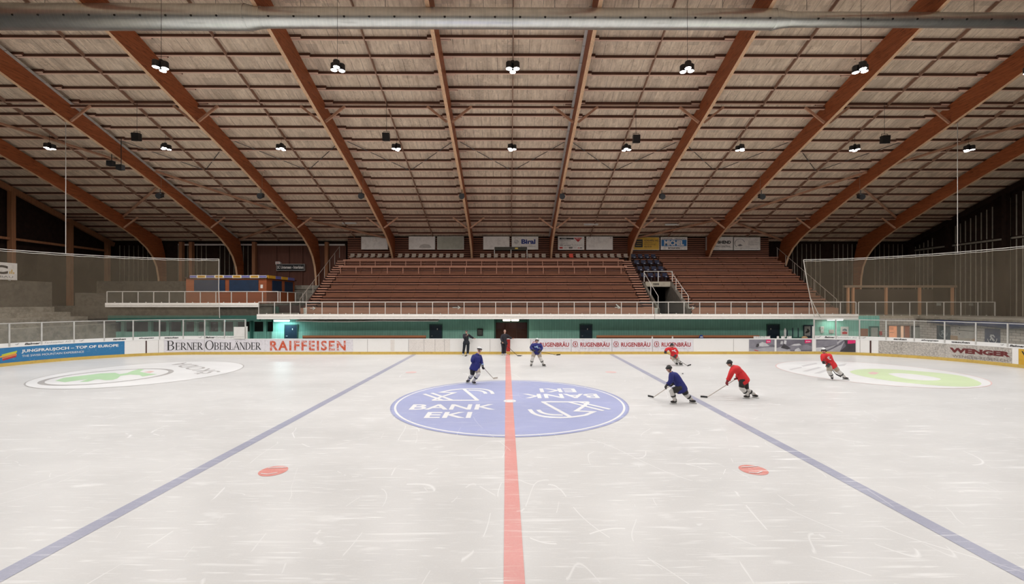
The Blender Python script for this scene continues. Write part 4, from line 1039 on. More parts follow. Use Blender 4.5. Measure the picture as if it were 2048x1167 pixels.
# notice board near the coach
t = thing('notice_board', 'small dark framed board on the teal wall beside the capped coach', 'board', (X(960, YT), YT-0.06, Z(670, YT)))
b = MB(); b.box(X(954.5, YT), X(966, YT), YT-0.1, YT-0.03, Z(671, YT), Z(656.5, YT)); obj('board_frame', b, BLACK, t)
b = MB(); b.box(X(956, YT), X(964.3, YT), YT-0.115, YT-0.1, Z(669, YT), Z(659, YT)); obj('board_face', b, plain('dim_grey_face', (0.10, 0.11, 0.10), 0.4), t)
# tubes under the walkway
def tube_lamp(px0, px1, py, lab, col, n=1, power=TUBE_W, Y=35.9):
    x0, x1, z = X(px0, Y), X(px1, Y), Z(py, Y); t = thing('strip_light', lab, 'light', ((x0+x1)/2, Y, z))
    b = MB(); b.box(x0, x1, Y-0.05, Y+0.12, z+0.07, z+0.12); obj('light_base', b, WHITE, t)
    b = MB(); b.box(x0+0.3, x0+0.36, Y, Y+0.06, z+0.12, 2.73); b.box(x1-0.36, x1-0.3, Y, Y+0.06, z+0.12, 2.73); obj('hanger', b, STEEL, t)
    for k in range(n):
        a = x0+(x1-x0)*k/n+0.03; c = x0+(x1-x0)*(k+1)/n-0.03
        b = MB(); b.tube([(a, Y, z), (a+0.05, Y, z), (c-0.05, Y, z), (c, Y, z)], [0.04, 0.085, 0.085, 0.04], 12); obj('diffuser', b, emit('tube_glow_%s' % lab[:8], col, 9), t)
    l = bpy.data.lights.new('strip_light', 'AREA'); l.shape = 'RECTANGLE'; l.size = x1-x0; l.size_y = 0.15; l.energy = power; l.color = col
    o = bpy.data.objects.new('strip_light_source', l); COL.objects.link(o); o.parent = t; o.location = Vector(((x0+x1)/2, Y, z-0.1)) - W[t.name]
tube_lamp(1005, 1038.5, 639.8, 'warm twin tube strip light over the entrance', (1.0, 0.86, 0.7), 2, 55)
tube_lamp(547, 580, 640.8, 'cold bright strip light over the left door', (0.62, 0.95, 1.0), 1, 150)
tube_lamp(1653.5, 1687, 638.7, 'white strip light behind the right rink glass', (0.98, 1.0, 0.93), 1, 70)
# dropped trellis under the fascia
t = thing('folded_awning', 'thin white slatted strip hanging under the walkway on the left', 'awning', (X(735, 35.2), 35.2, 2.3))
b = MB(); Ya = 35.0
pts = [(X(592, Ya), Ya, Z(641.0, Ya)), (X(640, Ya), Ya, Z(642.3, Ya)), (X(700, Ya), Ya, Z(642.5, Ya)), (X(760, Ya), Ya, Z(641, Ya)), (X(876, Ya), Ya, Z(641.2, Ya))]
b.tube(pts, 0.05, 6); obj('front_tube', b, WHITE, t)
b = MB(); q = [Vector(p)+Vector((0.2, 0.7, 0.22)) for p in pts]
vs = [Vector(p) for p in pts] + q; n = len(pts); b.add(vs, [(i, i+1, n+i+1, n+i) for i in range(n-1)]); obj('slatted_sheet', b, plain('grey_awning_cloth', (0.6, 0.62, 0.58), 0.7), t)
for px in (618, 645, 668, 696, 748, 773, 799, 825, 850, 875):
    x = X(px, Ya); b = MB(); zz = Z(641.8, Ya); b.bar((x, Ya-0.02, zz), (x+0.25, Ya+0.7, zz+0.27), 0.04, 0.04); obj('strut', b, WHITE, t)
# players benches (tops seen over the boards)
BENW = wood('bench_top_timber', (0.42, 0.17, 0.08), 'x', 0.5, 0.15)
for p0, p1, lab in ((605, 852, 'long brown players bench behind the boards on the left'), (1193, 1519, 'long brown players bench behind the boards on the right')):
    Y = 35.9; x0, x1 = X(p0, Y), X(p1, Y); zt2 = Z(670.3, Y)
    t = thing('players_bench', lab, 'bench', ((x0+x1)/2, Y, 0)); b = MB(); b.box(x0, x1, Y, Y+0.05, zt2-0.17, zt2); obj('backrest_board', b, BENW, t)
    b = MB(); b.box(x0, x1, Y-0.5, Y-0.05, 0.42, 0.47); obj('seat_board', b, BENW, t)
    b = MB(); b.box(x0, x1, Y+0.02, Y+0.04, 0.47, zt2-0.17); obj('dark_back_panel', b, STANDD, t)
    for k in range(8):
        x = x0+0.2+(x1-x0-0.4)*k/7; b = MB(); b.box(x-0.04, x+0.04, Y-0.45, Y+0.1, 0, 0.42); obj('leg', b, STANDD, t)
t = thing('equipment_bag', 'blue bag on the right players bench', 'bag', (X(1403, 35.5), 35.5, 0.47)); b = MB(); b.ball((X(1403, 35.5), 35.55, 0.85), (0.2, 0.13, 0.36), 12, 8); obj('bag_body', b, plain('blue_nylon', (0.01, 0.06, 0.3), 0.5), t); b = MB(); b.box(X(1401, 35.3), X(1406, 35.3), 35.33, 35.38, 1.0, 1.08); obj('bag_patch', b, WHITE, t)
for px in (1304.5, 1345): 
    b = MB(); Y = 33.2; b.box(X(px-1.1, Y), X(px+1.1, Y), Y-0.03, Y+0.03, 0.0, Z(672.5, Y)); tag(obj('bench_gate_post', b, WHITE), 'short white post behind the boards, %s of the two by the right players bench' % ('left' if px < 1320 else 'right'), 'post')
# ------------------------------------------------------------------ RIGHT CORNER: block wall, doors, flags
def block_mat(name, col, ax):
    m, nt, p = NT(name); br = N(nt, 'ShaderNodeTexBrick'); sp = N(nt, 'ShaderNodeSeparateXYZ'); cb = N(nt, 'ShaderNodeCombineXYZ')
    nt.links.new(N(nt, 'ShaderNodeNewGeometry').outputs['Position'], sp.inputs[0]); nt.links.new(sp.outputs[0 if ax == 'x' else 1], cb.inputs[0]); nt.links.new(sp.outputs[2], cb.inputs[1])
    nt.links.new(cb.outputs[0], br.inputs['Vector']); br.inputs['Scale'].default_value = 1.0
    for k, val in (('Brick Width', 0.5), ('Row Height', 0.2), ('Mortar Size', 0.014), ('Mortar Smooth', 0.2)): br.inputs[k].default_value = val
    br.inputs['Color1'].default_value = rgba(col); br.inputs['Color2'].default_value = rgba(tuple(c*0.82 for c in col)); br.inputs['Mortar'].default_value = rgba(tuple(c*0.35 for c in col))
    nt.links.new(br.outputs['Color'], p.inputs['Base Color']); p.inputs['Roughness'].default_value = 0.85; return m
BLK = block_mat('grey_block_wall_a', (0.50, 0.44, 0.38), 'x'); BLK2 = block_mat('grey_block_wall_b', (0.55, 0.50, 0.45), 'y')
xc = 34.6; YB2 = 36.55
b = MB(); b.box(X(1759, YB2), xc, YB2, YB2+0.25, 0, 2.5); struct('wall_block_rear', b, BLK, 'grey block wall behind the right rink glass')
b = MB(); b.box(xc, xc+0.25, 12, YB2+0.25, 0, 2.5); struct('wall_block_side', b, BLK2, 'grey block side wall behind the curved right rink glass')
b = MB(); b.box(xc-0.3, 43.1, 12, YB2+0.2, 2.5, 2.7); b.box(27.6, 43.1, YB2+0.2, 46.8, 2.45, 2.68); struct('terrace_slab', b, CONC, 'concrete terrace slab above the block wall')
def flat(name, cat, lab, px0, px1, py0, py1, mat, Y, th=0.03, extra=None):
    x0, x1, z1, z0 = X(px0, Y), X(px1, Y), Z(py0, Y), Z(py1, Y); t = thing(name, lab, cat, ((x0+x1)/2, Y, z0))
    b = MB(); b.box(x0, x1, Y-th, Y, z0, z1); obj('sheet', b, mat, t)
    f = lambda u, v: (x0+u*(x1-x0), Y-th-0.004, z0+v*(z1-z0))
    for m, fn in (extra or []): b = MB(); fn(b, f); obj('print', b, m, t)
    return t
PAPER = plain('white_paper', (0.6, 0.58, 0.55), 0.7)
yw = 36.45
flat('notice', 'notice', 'small white notice on the teal wall behind the right glass, upper of two', 1640.5, 1647.5, 652.5, 659, PAPER, yw, extra=[(TEXTGRY, Rr((0.2,0.8,0.3,0.7)))])
flat('notice', 'notice', 'small white notice on the teal wall behind the right glass, lower of two', 1641, 1647, 660, 665.5, PAPER, yw, extra=[(TEXTGRY, Rr((0.2,0.8,0.3,0.5)))])
flat('notice', 'notice', 'wide low notice between the small notices and the poster', 1658, 1667.5, 659, 666, plain('dull_pink_paper', (0.42, 0.36, 0.33), 0.7), yw, extra=[(TEXTGRY, Rr((0.15,0.85,0.6,0.75),(0.15,0.6,0.25,0.4)))])
flat('red_printed_poster', 'poster', 'white poster with a red and dark print on the teal wall', 1681, 1696.5, 653, 671.5, PAPER, yw, extra=[(INKR, P([(0.2,0.2),(0.8,0.2),(0.85,0.4),(0.5,0.5),(0.15,0.4)])), (plain('teal_grey_ink', (0.12, 0.15, 0.17), 0.6), P([(0.2,0.55),(0.5,0.58),(0.8,0.5),(0.78,0.7),(0.5,0.8),(0.25,0.7)]))])
flat('cork_board', 'board', 'reddish brown pin board between the glass posts at the right', 1721, 1735.5, 657, 672, plain('cork_brown', (0.30, 0.12, 0.06), 0.7, nscale=12, var=0.5), yw)
x0, x1 = X(1738, yw), X(1757, yw); b = MB(); b.box(x0, x1, yw-0.05, yw, 0, Z(652, yw)); o = struct('door_6', b, TEALD, 'dark door frame with a pale door behind the right glass'); b = MB(); b.box(x0+0.12, x1-0.12, yw-0.08, yw-0.05, 0, Z(655, yw)); obj('door_leaf', b, plain('pale_grey_door', (0.33, 0.34, 0.30), 0.5), o)
b = MB(); b.box((x0+x1)/2-0.15, (x0+x1)/2+0.1, yw-0.09, yw-0.08, Z(662, yw), Z(659.5, yw)); obj('door_notice', b, TEXTGRY, o)
yw2 = YB2-0.03
t = flat('fire_hose_cabinet', 'cabinet', 'small red cabinet beside the pale door', 1757, 1762, 662, 670, plain('red_cabinet_paint', (0.45, 0.05, 0.04), 0.5), yw2, 0.12)
t = thing('orange_window', 'warm glowing orange window with shelves in the block wall', 'window', (X(1797, yw2), yw2, Z(675, yw2))); 
GLOW = emit('orange_lit_window', (1.0, 0.42, 0.22), 0.55); GLOW2 = emit('paler_orange_lit_window', (1.0, 0.62, 0.42), 0.7)
b = MB(); b.box(X(1776.5, yw2), X(1794, yw2), yw2-0.01, yw2, Z(675, yw2), Z(651.5, yw2)); obj('lit_pane', b, GLOW, t)
b = MB(); b.box(X(1800, yw2), X(1807, yw2), yw2-0.01, yw2, Z(675, yw2), Z(651.5, yw2)); obj('lit_pane', b, GLOW2, t)
b = MB(); b.box(X(1808, yw2), X(1819, yw2), yw2-0.01, yw2, Z(675, yw2), Z(651.5, yw2)); obj('dim_pane', b, plain('dim_orange', (0.40, 0.14, 0.07), 0.5), t)
b = MB()
for a, c in ((1775.5, 1777), (1793.5, 1800.5), (1806.8, 1808.3), (1818.5, 1820)): b.box(X(a, yw2), X(c, yw2), yw2-0.05, yw2, Z(675, yw2), Z(650.5, yw2))
b.box(X(1775.5, yw2), X(1820, yw2), yw2-0.05, yw2, Z(651.5, yw2), Z(650, yw2)); obj('window_frame', b, plain('taupe_frame', (0.26, 0.19, 0.15), 0.6), t)
b = MB()
for z0 in (655, 657.5, 664.5): b.box(X(1779, yw2), X(1787, yw2), yw2-0.02, yw2-0.01, Z(z0+0.5, yw2), Z(z0, yw2))
obj('shelf_lines', b, plain('rust_ink', (0.35, 0.12, 0.07), 0.5), t)
x0, x1 = X(1822.5, yw2), X(1839.5, yw2); b = MB(); b.box(x0, x1, yw2-0.05, yw2, 0, Z(651, yw2)); o = struct('door_7', b, plain('dark_frame', (0.06, 0.06, 0.05), 0.6), 'pale grey door in the block wall'); b = MB(); b.box(x0+0.12, x1-0.05, yw2-0.08, yw2-0.05, 0, Z(654, yw2)); obj('door_leaf', b, plain('pale_grey_door', (0.33, 0.34, 0.30), 0.5), o)
# things on the side wall (plane x = xc): position by y
def side(px): # depth where the side wall meets an image column
    lo, hi = 20.0, 40.0
    for _ in range(40):
        m = (lo+hi)/2
        if px_of(xc, m) > px: lo = m
        else: hi = m
    return lo
def sflat(name, cat, lab, px0, px1, z0, z1, mat, th=0.03, extra=None):
    y1, y0 = side(px0), side(px1); t = thing(name, lab, cat, (xc, (y0+y1)/2, z0)); b = MB(); b.box(xc-th, xc-0.002, y0, y1, z0, z1); obj('sheet', b, mat, t)
    f = lambda u, v: (xc-th-0.005, y1+(y0-y1)*u, z0+v*(z1-z0))
    for m, fn in (extra or []): b = MB(); fn(b, f); obj('print', b, m, t)
    return t
FLAGB = plain('navy_flag_cloth', (0.025, 0.035, 0.08), 0.8); FLAGW = plain('flag_white', (0.5, 0.5, 0.5), 0.7)
def crest(b, f):
    for r_, a0, n in ((0.30, 3.3, 13),): stroke(b, [(0.5+r_*math.cos(a0+0.25*k)*1.0, 0.5+r_*0.95*math.sin(a0+0.25*k)) for k in range(n)], 0.05, f)
    stroke(b, [(0.36,0.62),(0.5,0.5),(0.64,0.36)], 0.09, f); stroke(b, [(0.36,0.38),(0.46,0.52),(0.42,0.66),(0.58,0.66),(0.66,0.56)], 0.07, f); stroke(b, [(0.5,0.4),(0.62,0.46)], 0.06, f)
sflat('club_flag', 'flag', 'navy flag with a pale round crest behind the fourth right glass bay', 1874, 1901, 0.85, 2.0, plain('dark_teal_flag', (0.02, 0.045, 0.05), 0.8), extra=[(plain('flag_grey', (0.2, 0.24, 0.25), 0.7), crest)])
sflat('club_flag', 'flag', 'navy flag with a white crest, at the far right behind the glass', 1970, 2001, 0.62, 1.98, FLAGB, extra=[(FLAGW, crest)])
sflat('white_board', 'board', 'white lined board above an orange shelf behind the right glass', 1916, 1949, 1.15, 2.05, plain('white_lined_board', (0.45, 0.42, 0.38), 0.6), extra=[(TEXTBLK, Rr((0,1,0.62,0.66),(0.1,0.15,0.82,0.9),(0.1,0.15,0.3,0.38)))])
sflat('low_shelf', 'shelf', 'beige wooden shelf below the white lined board', 1900, 1953, 0.72, 1.28, plain('beige_shelf_wood', (0.42, 0.27, 0.15), 0.6), 0.02, extra=[(plain('pale_shelf_print', (0.45, 0.40, 0.33), 0.6), Rr((0.32,0.85,0.15,0.75)))])
y1, y0 = side(1862), 20; t = thing('blue_tarpaulin', 'rolled dark blue tarpaulin hanging along the top of the block wall', 'tarpaulin', (xc-0.1, y0, 2.1)); b = MB()
pts = [(xc-0.27, y1 - (y1-y0)*k/16, 2.3 + 0.03*math.sin(k*1.9)) for k in range(17)]; b.tube(pts, [0.10+0.06*math.sin(k*2.3)**2 + 0.07*min(1, k/4) for k in range(17)], 8); obj('rolled_cloth', b, plain('dark_blue_tarp', (0.015, 0.025, 0.09), 0.6), t, smooth=True)
# timber frame stand on the right terrace
YP = 40.0; zt0 = 2.68
t = thing('timber_frame_shelter', 'open timber frame shelter with orange brown posts on the right terrace', 'shelter', (X(1800, YP), YP, zt0))
b = MB(); b.box(X(1688, YP), X(1912, YP), YP-0.12, YP+0.12, Z(574.5, YP), Z(570, YP)); obj('top_beam', b, wood('shelter_beam_timber', (0.22, 0.15, 0.10), 'x', 0.6, 0.2), t)
POST = wood('orange_post_timber', (0.50, 0.25, 0.13), 'z', 0.6, 0.2)
for px in (1696, 1706, 1772, 1839, 1904.5): b = MB(); x = X(px, YP); b.box(x-0.085, x+0.085, YP-0.085, YP+0.085, zt0, Z(574, YP)); obj('post', b, POST, t)
b = MB(); b.box(X(1708, 44), X(1900, 44), 44.0, 44.1, zt0, 5.2); obj('rear_panel', b, plain('shelter_dark_back', (0.06, 0.04, 0.028), 0.8), t)
flat('notice', 'notice', 'small white notice hanging behind the gallery railing, left of two', 1873, 1882, 605.5, 611, PAPER, 36.81, 0.02); flat('notice', 'notice', 'small white notice hanging behind the gallery railing, right of two', 1938, 1946, 606, 611, PAPER, 36.81, 0.02)

# ------------------------------------------------------------------ LEFT END: terraces, concrete wall
CT = worn('terrace_concrete', (0.36, 0.32, 0.26), (0.15, 0.13, 0.10), 0.8, 2.2, 0.45, 0.85)
b = MB(); prof = [(-34.2, 0), (-34.2, 2.05), (-35.4, 2.05), (-35.4, 2.3), (-36.9, 2.3), (-36.9, 2.66), (-38.4, 2.66), (-38.4, 3.05), (-39.8, 3.05), (-39.8, 3.5), (-43.2, 3.5), (-43.2, 0)]
n = len(prof); vs = [(x, y, z) for y in (10, 37.8) for x, z in prof]
b.add(vs, [tuple(range(n)), tuple(range(2*n-1, n-1, -1))] + [(i, i+n, (i+1) % n+n, (i+1) % n) for i in range(n)])
struct('terrace_steps_slab', b, CT, 'weathered concrete terrace steps at the left end of the rink')
b = MB(); b.box(-41.2, -40.1, 10, 37.9, 3.5, 5.65); struct('wall_concrete_parapet', b, CTD, 'weathered concrete parapet above the left terrace')
b = MB(); yq = 39.5; b.add([(X(150, yq), yq, Z(585, yq)), (X(160, yq), yq, Z(585, yq)), (X(215, yq), yq, Z(613, yq)), (X(215, yq), yq, Z(632, yq)), (X(150, yq), yq, Z(632, yq))] + [(x.x, yq+3, x.z) for x in [Vector((X(150, yq), 0, Z(585, yq))), Vector((X(160, yq), 0, Z(585, yq))), Vector((X(215, yq), 0, Z(613, yq))), Vector((X(215, yq), 0, Z(632, yq))), Vector((X(150, yq), 0, Z(632, yq)))]],
    [(0,1,2,3,4),(9,8,7,6,5)] + [(i, i+5, (i+1)%5+5, (i+1)%5) for i in range(5)]); struct('stair_side_wall', b, CTD, 'sloping concrete stair cheek at the left rear')
b = MB(); b.box(-43, X(430, 40), 39.0, 46.5, 0, 3.55); struct('rear_terrace_slab', b, CTD, 'concrete under the left rear gallery')
b = MB(); b.box(-43, X(372, 45), 45.0, 45.3, 3.5, Z(562, 45)); struct('wall_rear_parapet', b, CTD, 'concrete parapet at the left rear')
xg = -39.95; t = thing('advertising_sign', 'white sign with GC lettering at the left edge behind the net', 'sign', (xg, 33, 5.65))
b = MB(); b.box(xg-0.1, xg, 29.5, 35.1, 5.67, 7.02); obj('sign_board', b, SIGNW, t)
f = lambda u, v: (xg+0.01, u, v)
b = MB(); text_on(b, 'IGC', 32.0, 34.45, 6.1, 6.8, f, bold=0.05); obj('lettering', b, TEXTBLK, t); b = MB(); text_on(b, 'EDV + BAU', 32.4, 34.8, 5.83, 5.98, f); obj('lettering', b, INKG, t)
b = MB(); poly_fill(b, [(34.55,6.15),(34.62,6.15),(34.62,6.35),(34.55,6.35)], f); poly_fill(b, [(34.68,6.15),(34.75,6.15),(34.75,6.5),(34.68,6.5)], f); poly_fill(b, [(34.81,6.15),(34.88,6.15),(34.88,6.3),(34.81,6.3)], f); obj('bar_logo', b, YEL, t)
b = MB(); b.bar((xg-0.05, 30.5, 5.6), (xg-0.05, 30.5, 5.7), 0.1, 0.1); b.bar((xg-0.05, 34.6, 5.6), (xg-0.05, 34.6, 5.7), 0.1, 0.1); obj('bracket', b, STEEL, t)

# ------------------------------------------------------------------ RINK BOARDS
BWH = worn('white_rink_board', (0.84, 0.82, 0.79), (0.5, 0.48, 0.45), 0.35, 9, 0.6, 0.35)
BSP = worn('speckled_rink_board', (0.78, 0.73, 0.68), (0.45, 0.40, 0.37), 0.6, 22, 0.52, 0.4)
BGR = worn('grey_scuffed_board', (0.56, 0.52, 0.47), (0.22, 0.2, 0.18), 0.9, 12, 0.46, 0.4)
BLIL = worn('lilac_white_board', (0.76, 0.73, 0.76), (0.4, 0.38, 0.38), 0.4, 6, 0.5, 0.35)
BBLU = worn('azure_board', (0.03, 0.18, 0.38), (0.45, 0.55, 0.65), 0.8, 7, 0.62, 0.35)
KICK = worn('yellow_kick_strip', (0.62, 0.43, 0.10), (0.45, 0.28, 0.08), 0.6, 5, 0.5, 0.4)
BCAP = plain('board_cap_white', (0.80, 0.79, 0.77), 0.35, var=0.04); SEAM = plain('seam_grey', (0.33, 0.30, 0.28), 0.6)
def sweep(b, s0, s1, o0, o1, z0, z1, st=0.25):
    n = max(1, int(abs(s1-s0)/st)) if (min(s0,s1) < XL or max(s0,s1) > XR) else 1
    vs = []
    for i in range(n+1):
        s = s0+(s1-s0)*i/n; p, q = path(s, o0), path(s, o1)
        vs += [(p[0], p[1], z0), (q[0], q[1], z0), (q[0], q[1], z1), (p[0], p[1], z1)]
    fs = [(0,1,2,3), (4*n+3, 4*n+2, 4*n+1, 4*n)]
    for i in range(n):
        for k in range(4): fs.append((4*i+k, 4*i+4+k, 4*i+4+(k+1)%4, 4*i+(k+1)%4))
    return b.add(vs, fs)
def dens(b, s0, s1, z0, z1, lay=0, mi=0, st=0.25):   # thin curved rectangle on the board face
    n = max(1, int(abs(s1-s0)/st)); vs = []
    for i in range(n+1):
        p = path(s0+(s1-s0)*i/n, -0.006-0.002*lay); vs += [(p[0], p[1], z0), (p[0], p[1], z1)]
    b.add(vs, [(2*i, 2*i+2, 2*i+3, 2*i+1) for i in range(n)], mi)
def board(s0, s1, label, mat=BWH, paint=None, seams=(), group=None):
    mid = (s0+s1)/2; p = path(mid); t = thing('rink_board', label, 'rink board', (p[0], p[1], 0), group)
    b = MB(); sweep(b, s0+0.004, s1-0.004, 0.0, 0.09, 0.0, 1.13); obj('board_panel', b, mat, t)
    b = MB(); sweep(b, s0, s1, -0.015, 0.12, 1.13, 1.175); obj('top_cap', b, BCAP, t)
    b = MB(); sweep(b, s0, s1, -0.018, 0.0, 0.0, 0.20); obj('kick_strip', b, KICK, t)
    if seams:
        b = MB()
        for q in seams: dens(b, q-0.012, q+0.012, 0.2, 1.13, 0)
        obj('panel_seams', b, SEAM, t)
    def part(nm, m, fn, lay=1):
        b = MB(); fm_ = lambda s, z: (*path(s, -0.006-0.002*lay), z); fn(b, fm_)
        obj(nm, b, m, t, fix=False)
    if paint: paint(part)
    return t
s_ = S
sL0 = XL - R*PI/2 - 10; sR1 = XR + R*PI/2 + 10
board(sL0, s_(-60), 'plain white rink board on the left end beyond the blue advert', BWH)
def jf(part):
    part('lettering', BCAP, lambda b, f: text_on(b, 'JUNGFRAUJOCH – TOP OF EUROPE', s_(43), s_(237), 0.70, 0.94, f, bold=0.03))
    part('lettering', BCAP, lambda b, f: text_on(b, 'THE SWISS MOUNTAIN EXPERIENCE', s_(44), s_(168), 0.47, 0.60, f))
    a, c = s_(0), s_(34)
    def stripe(v0, v1, uu0=0, uu1=1): return lambda b, f: [b.add([f(a+(c-a)*(uu0+(uu1-uu0)*k/6), v0+(0.16*k/6)) for k in range(7)] + [f(a+(c-a)*(uu0+(uu1-uu0)*k/6), v1+(0.16*k/6)) for k in range(7)], [(k, k+1, 8+k, 7+k) for k in range(6)])]
    part('logo_stripe', plain('lime_ink', (0.45, 0.55, 0.05), 0.5), stripe(0.64, 0.74, 0.1, 1)); part('logo_stripe', plain('amber_ink', (0.75, 0.4, 0.04), 0.5), stripe(0.55, 0.64, 0, 0.95))
    part('logo_stripe', plain('orange_ink', (0.75, 0.2, 0.03), 0.5), stripe(0.46, 0.54, 0.12, 0.98)); part('logo_stripe', INKR, stripe(0.36, 0.44, 0.15, 0.95))
board(s_(-60), s_(249), 'blue rink board reading JUNGFRAUJOCH – TOP OF EUROPE', BBLU, jf)
def dl(px, w=0.05): return lambda part: part('door_gap', plain('dark_brown_gap', (0.06, 0.02, 0.015), 0.6), lambda b, f: dens(b, s_(px)-w, s_(px)+w, 0.16, 1.1, 1))
board(s_(249), s_(328), 'blank white rink board with a dark gate gap, between blue advert and newspaper advert', BWH, dl(292.5, 0.04), [s_(317)])
# narrow serif capitals
def serif(b, ch, u0, wd, v0, h, f):
    tk, tn, sf = 0.13*h, 0.045*h, 0.035*h
    def V(u, w=tk, a=0, c=1): poly_fill(b, [(u-w/2, v0+a*h), (u+w/2, v0+a*h), (u+w/2, v0+c*h), (u-w/2, v0+c*h)], f)
    def Hh(a, c, v, w=tn): poly_fill(b, [(a, v0+v*h-w/2), (c, v0+v*h-w/2), (c, v0+v*h+w/2), (a, v0+v*h+w/2)], f)
    def se(u, v, w=0.30*h): Hh(u-w/2, u+w/2, v, sf)
    L = u0+0.16*wd; Rx = u0+0.86*wd
    if ch in 'BERDL': V(L); se(L, 0.018); se(L, 0.982) if ch != 'X' else None
    if ch == 'E': Hh(L, Rx, 0.98); Hh(L, Rx-0.15*wd, 0.52); Hh(L, Rx, 0.02); V(Rx, tn, 0.78, 1); V(Rx, tn, 0, 0.25); V(Rx-0.15*wd, tn, 0.42, 0.62)
    if ch == 'L': Hh(L, Rx, 0.02); V(Rx, tn, 0, 0.28)
    def bowl(a, c, x0, w, hi=0.5):
        n = 10; cy_ = (a+c)/2; ry = (c-a)/2
        o = [(x0+w*math.cos(t), v0+h*(cy_+ry*math.sin(t))) for t in [-PI/2+PI*k/n for k in range(n+1)]]
        i_ = [(x0+(w-tk)*math.cos(t), v0+h*(cy_+(ry-0.045)*math.sin(t))) for t in [-PI/2+PI*k/n for k in range(n+1)]]
        b.add([f(*p) for p in o+i_], [(k, k+1, n+2+k, n+1+k) for k in range(n)])
    if ch == 'B':
        xm = L+0.25*wd; bowl(0.5, 1, xm, 0.40*wd); bowl(0, 0.54, xm, 0.46*wd)
        for v in (0.98, 0.52, 0.02): Hh(L, xm+0.02*wd, v)
    if ch == 'R':
        xm = L+0.25*wd; bowl(0.46, 1, xm, 0.40*wd); Hh(L, xm, 0.98); Hh(L, xm, 0.48); stroke(b, [(xm, v0+0.48*h), (u0+0.93*wd, v0+0.02*h)], tk, f); se(u0+0.93*wd, 0.018, 0.2*h)
    if ch == 'D': bowl(0, 1, L+0.15*wd, 0.60*wd); Hh(L, L+0.17*wd, 0.98); Hh(L, L+0.17*wd, 0.02)
    if ch == 'N': V(L, tn); V(Rx, tn); stroke(b, [(L, v0+h), (Rx, v0)], tk, f); se(L, 0.018, 0.24*h); se(L, 0.982, 0.24*h); se(Rx, 0.982, 0.24*h)
    if ch == 'O':
        n = 24; c0 = (u0+wd/2, v0+h/2); b.add([f(c0[0]+wd*0.47*math.cos(2*PI*k/n), c0[1]+h*0.51*math.sin(2*PI*k/n)) for k in range(n)] + [f(c0[0]+(wd*0.47-tk)*math.cos(2*PI*k/n), c0[1]+(h*0.51-tn)*math.sin(2*PI*k/n)) for k in range(n)], [(k, (k+1)%n, n+(k+1)%n, n+k) for k in range(n)])
    if ch in 'AÄ':
        m = u0+wd/2; stroke(b, [(u0+0.05*wd, v0), (m, v0+h)], tn, f); stroke(b, [(u0+0.93*wd, v0), (m, v0+h)], tk, f); Hh(u0+0.25*wd, u0+0.75*wd, 0.35); se(u0+0.06*wd, 0.018, 0.2*h); se(u0+0.93*wd, 0.018, 0.24*h)
        if ch == 'Ä':
            for q in (-0.15, 0.15): stroke(b, [(m+q*wd-0.03*h, v0+1.15*h), (m+q*wd+0.05*h, v0+1.15*h)], 0.09*h, f)
def bo(part):
    word = 'BERNER OBERLÄNDER'; wds = {'B': 0.8, 'E': 0.66, 'R': 0.76, 'N': 0.86, 'O': 1.0, 'L': 0.62, 'Ä': 0.84, 'D': 0.86, ' ': 0.32}
    tot = sum(wds[c]*(1.35 if i in (0, 7) else 1) for i, c in enumerate(word)); a, c_ = s_(334), s_(522); k = (c_-a)/tot
    def go(b, f):
        u = a
        for i, c in enumerate(word):
            big = i in (0, 7); w_ = wds[c]*k*(1.35 if big else 1)
            if c != ' ': serif(b, c, u, w_*0.97, 0.36 if not big else 0.35, 0.54 if not big else 0.70, f)
            u += w_
    part('lettering', TEXTBLK, go)
board(s_(328), s_(530), 'white rink board reading BERNER OBERLÄNDER in thin serif capitals', BLIL, bo, [s_(409)])
RAIF = worn('chipped_orange_red_ink', (0.58, 0.085, 0.03), (0.72, 0.69, 0.68), 1.0, 5, 0.53, 0.5)
board(s_(530), s_(706), 'white rink board reading RAIFFEISEN in chipped orange red letters', BLIL, lambda part: part('lettering', RAIF, lambda b, f: text_on(b, 'RAIFFEISEN', s_(540), s_(691.5), 0.29, 1.03, f, bold=0.032, spacing=1.22)))
board(s_(706), s_(818), 'blank scuffed white rink board right of the orange red lettering', BWH, lambda p: p('dirt_patch', BSP, lambda b, f: dens(b, s_(781), s_(789), 0.24, 1.1, 1)), [s_(735), s_(817)])
board(s_(818), s_(900), 'speckled beige rink board behind the end of the left bench', BSP, None, [s_(848), s_(870), s_(889)])
board(s_(900), s_(1012.5), 'blank white rink board behind the two coaches', BWH, None, [s_(980)])
board(s_(1012.5), s_(1020.5), 'narrow rink board with the red centre line on it', BWH, lambda p: p('red_stripe', plain('red_board_paint', (0.50, 0.035, 0.03), 0.45), lambda b, f: dens(b, s_(1012.8), s_(1020.2), 0.22, 1.13, 1)))
board(s_(1020.5), s_(1061), 'blank scuffed white rink board right of the red stripe', BWH)
RUG = plain('dark_red_ink', (0.36, 0.035, 0.04), 0.5)
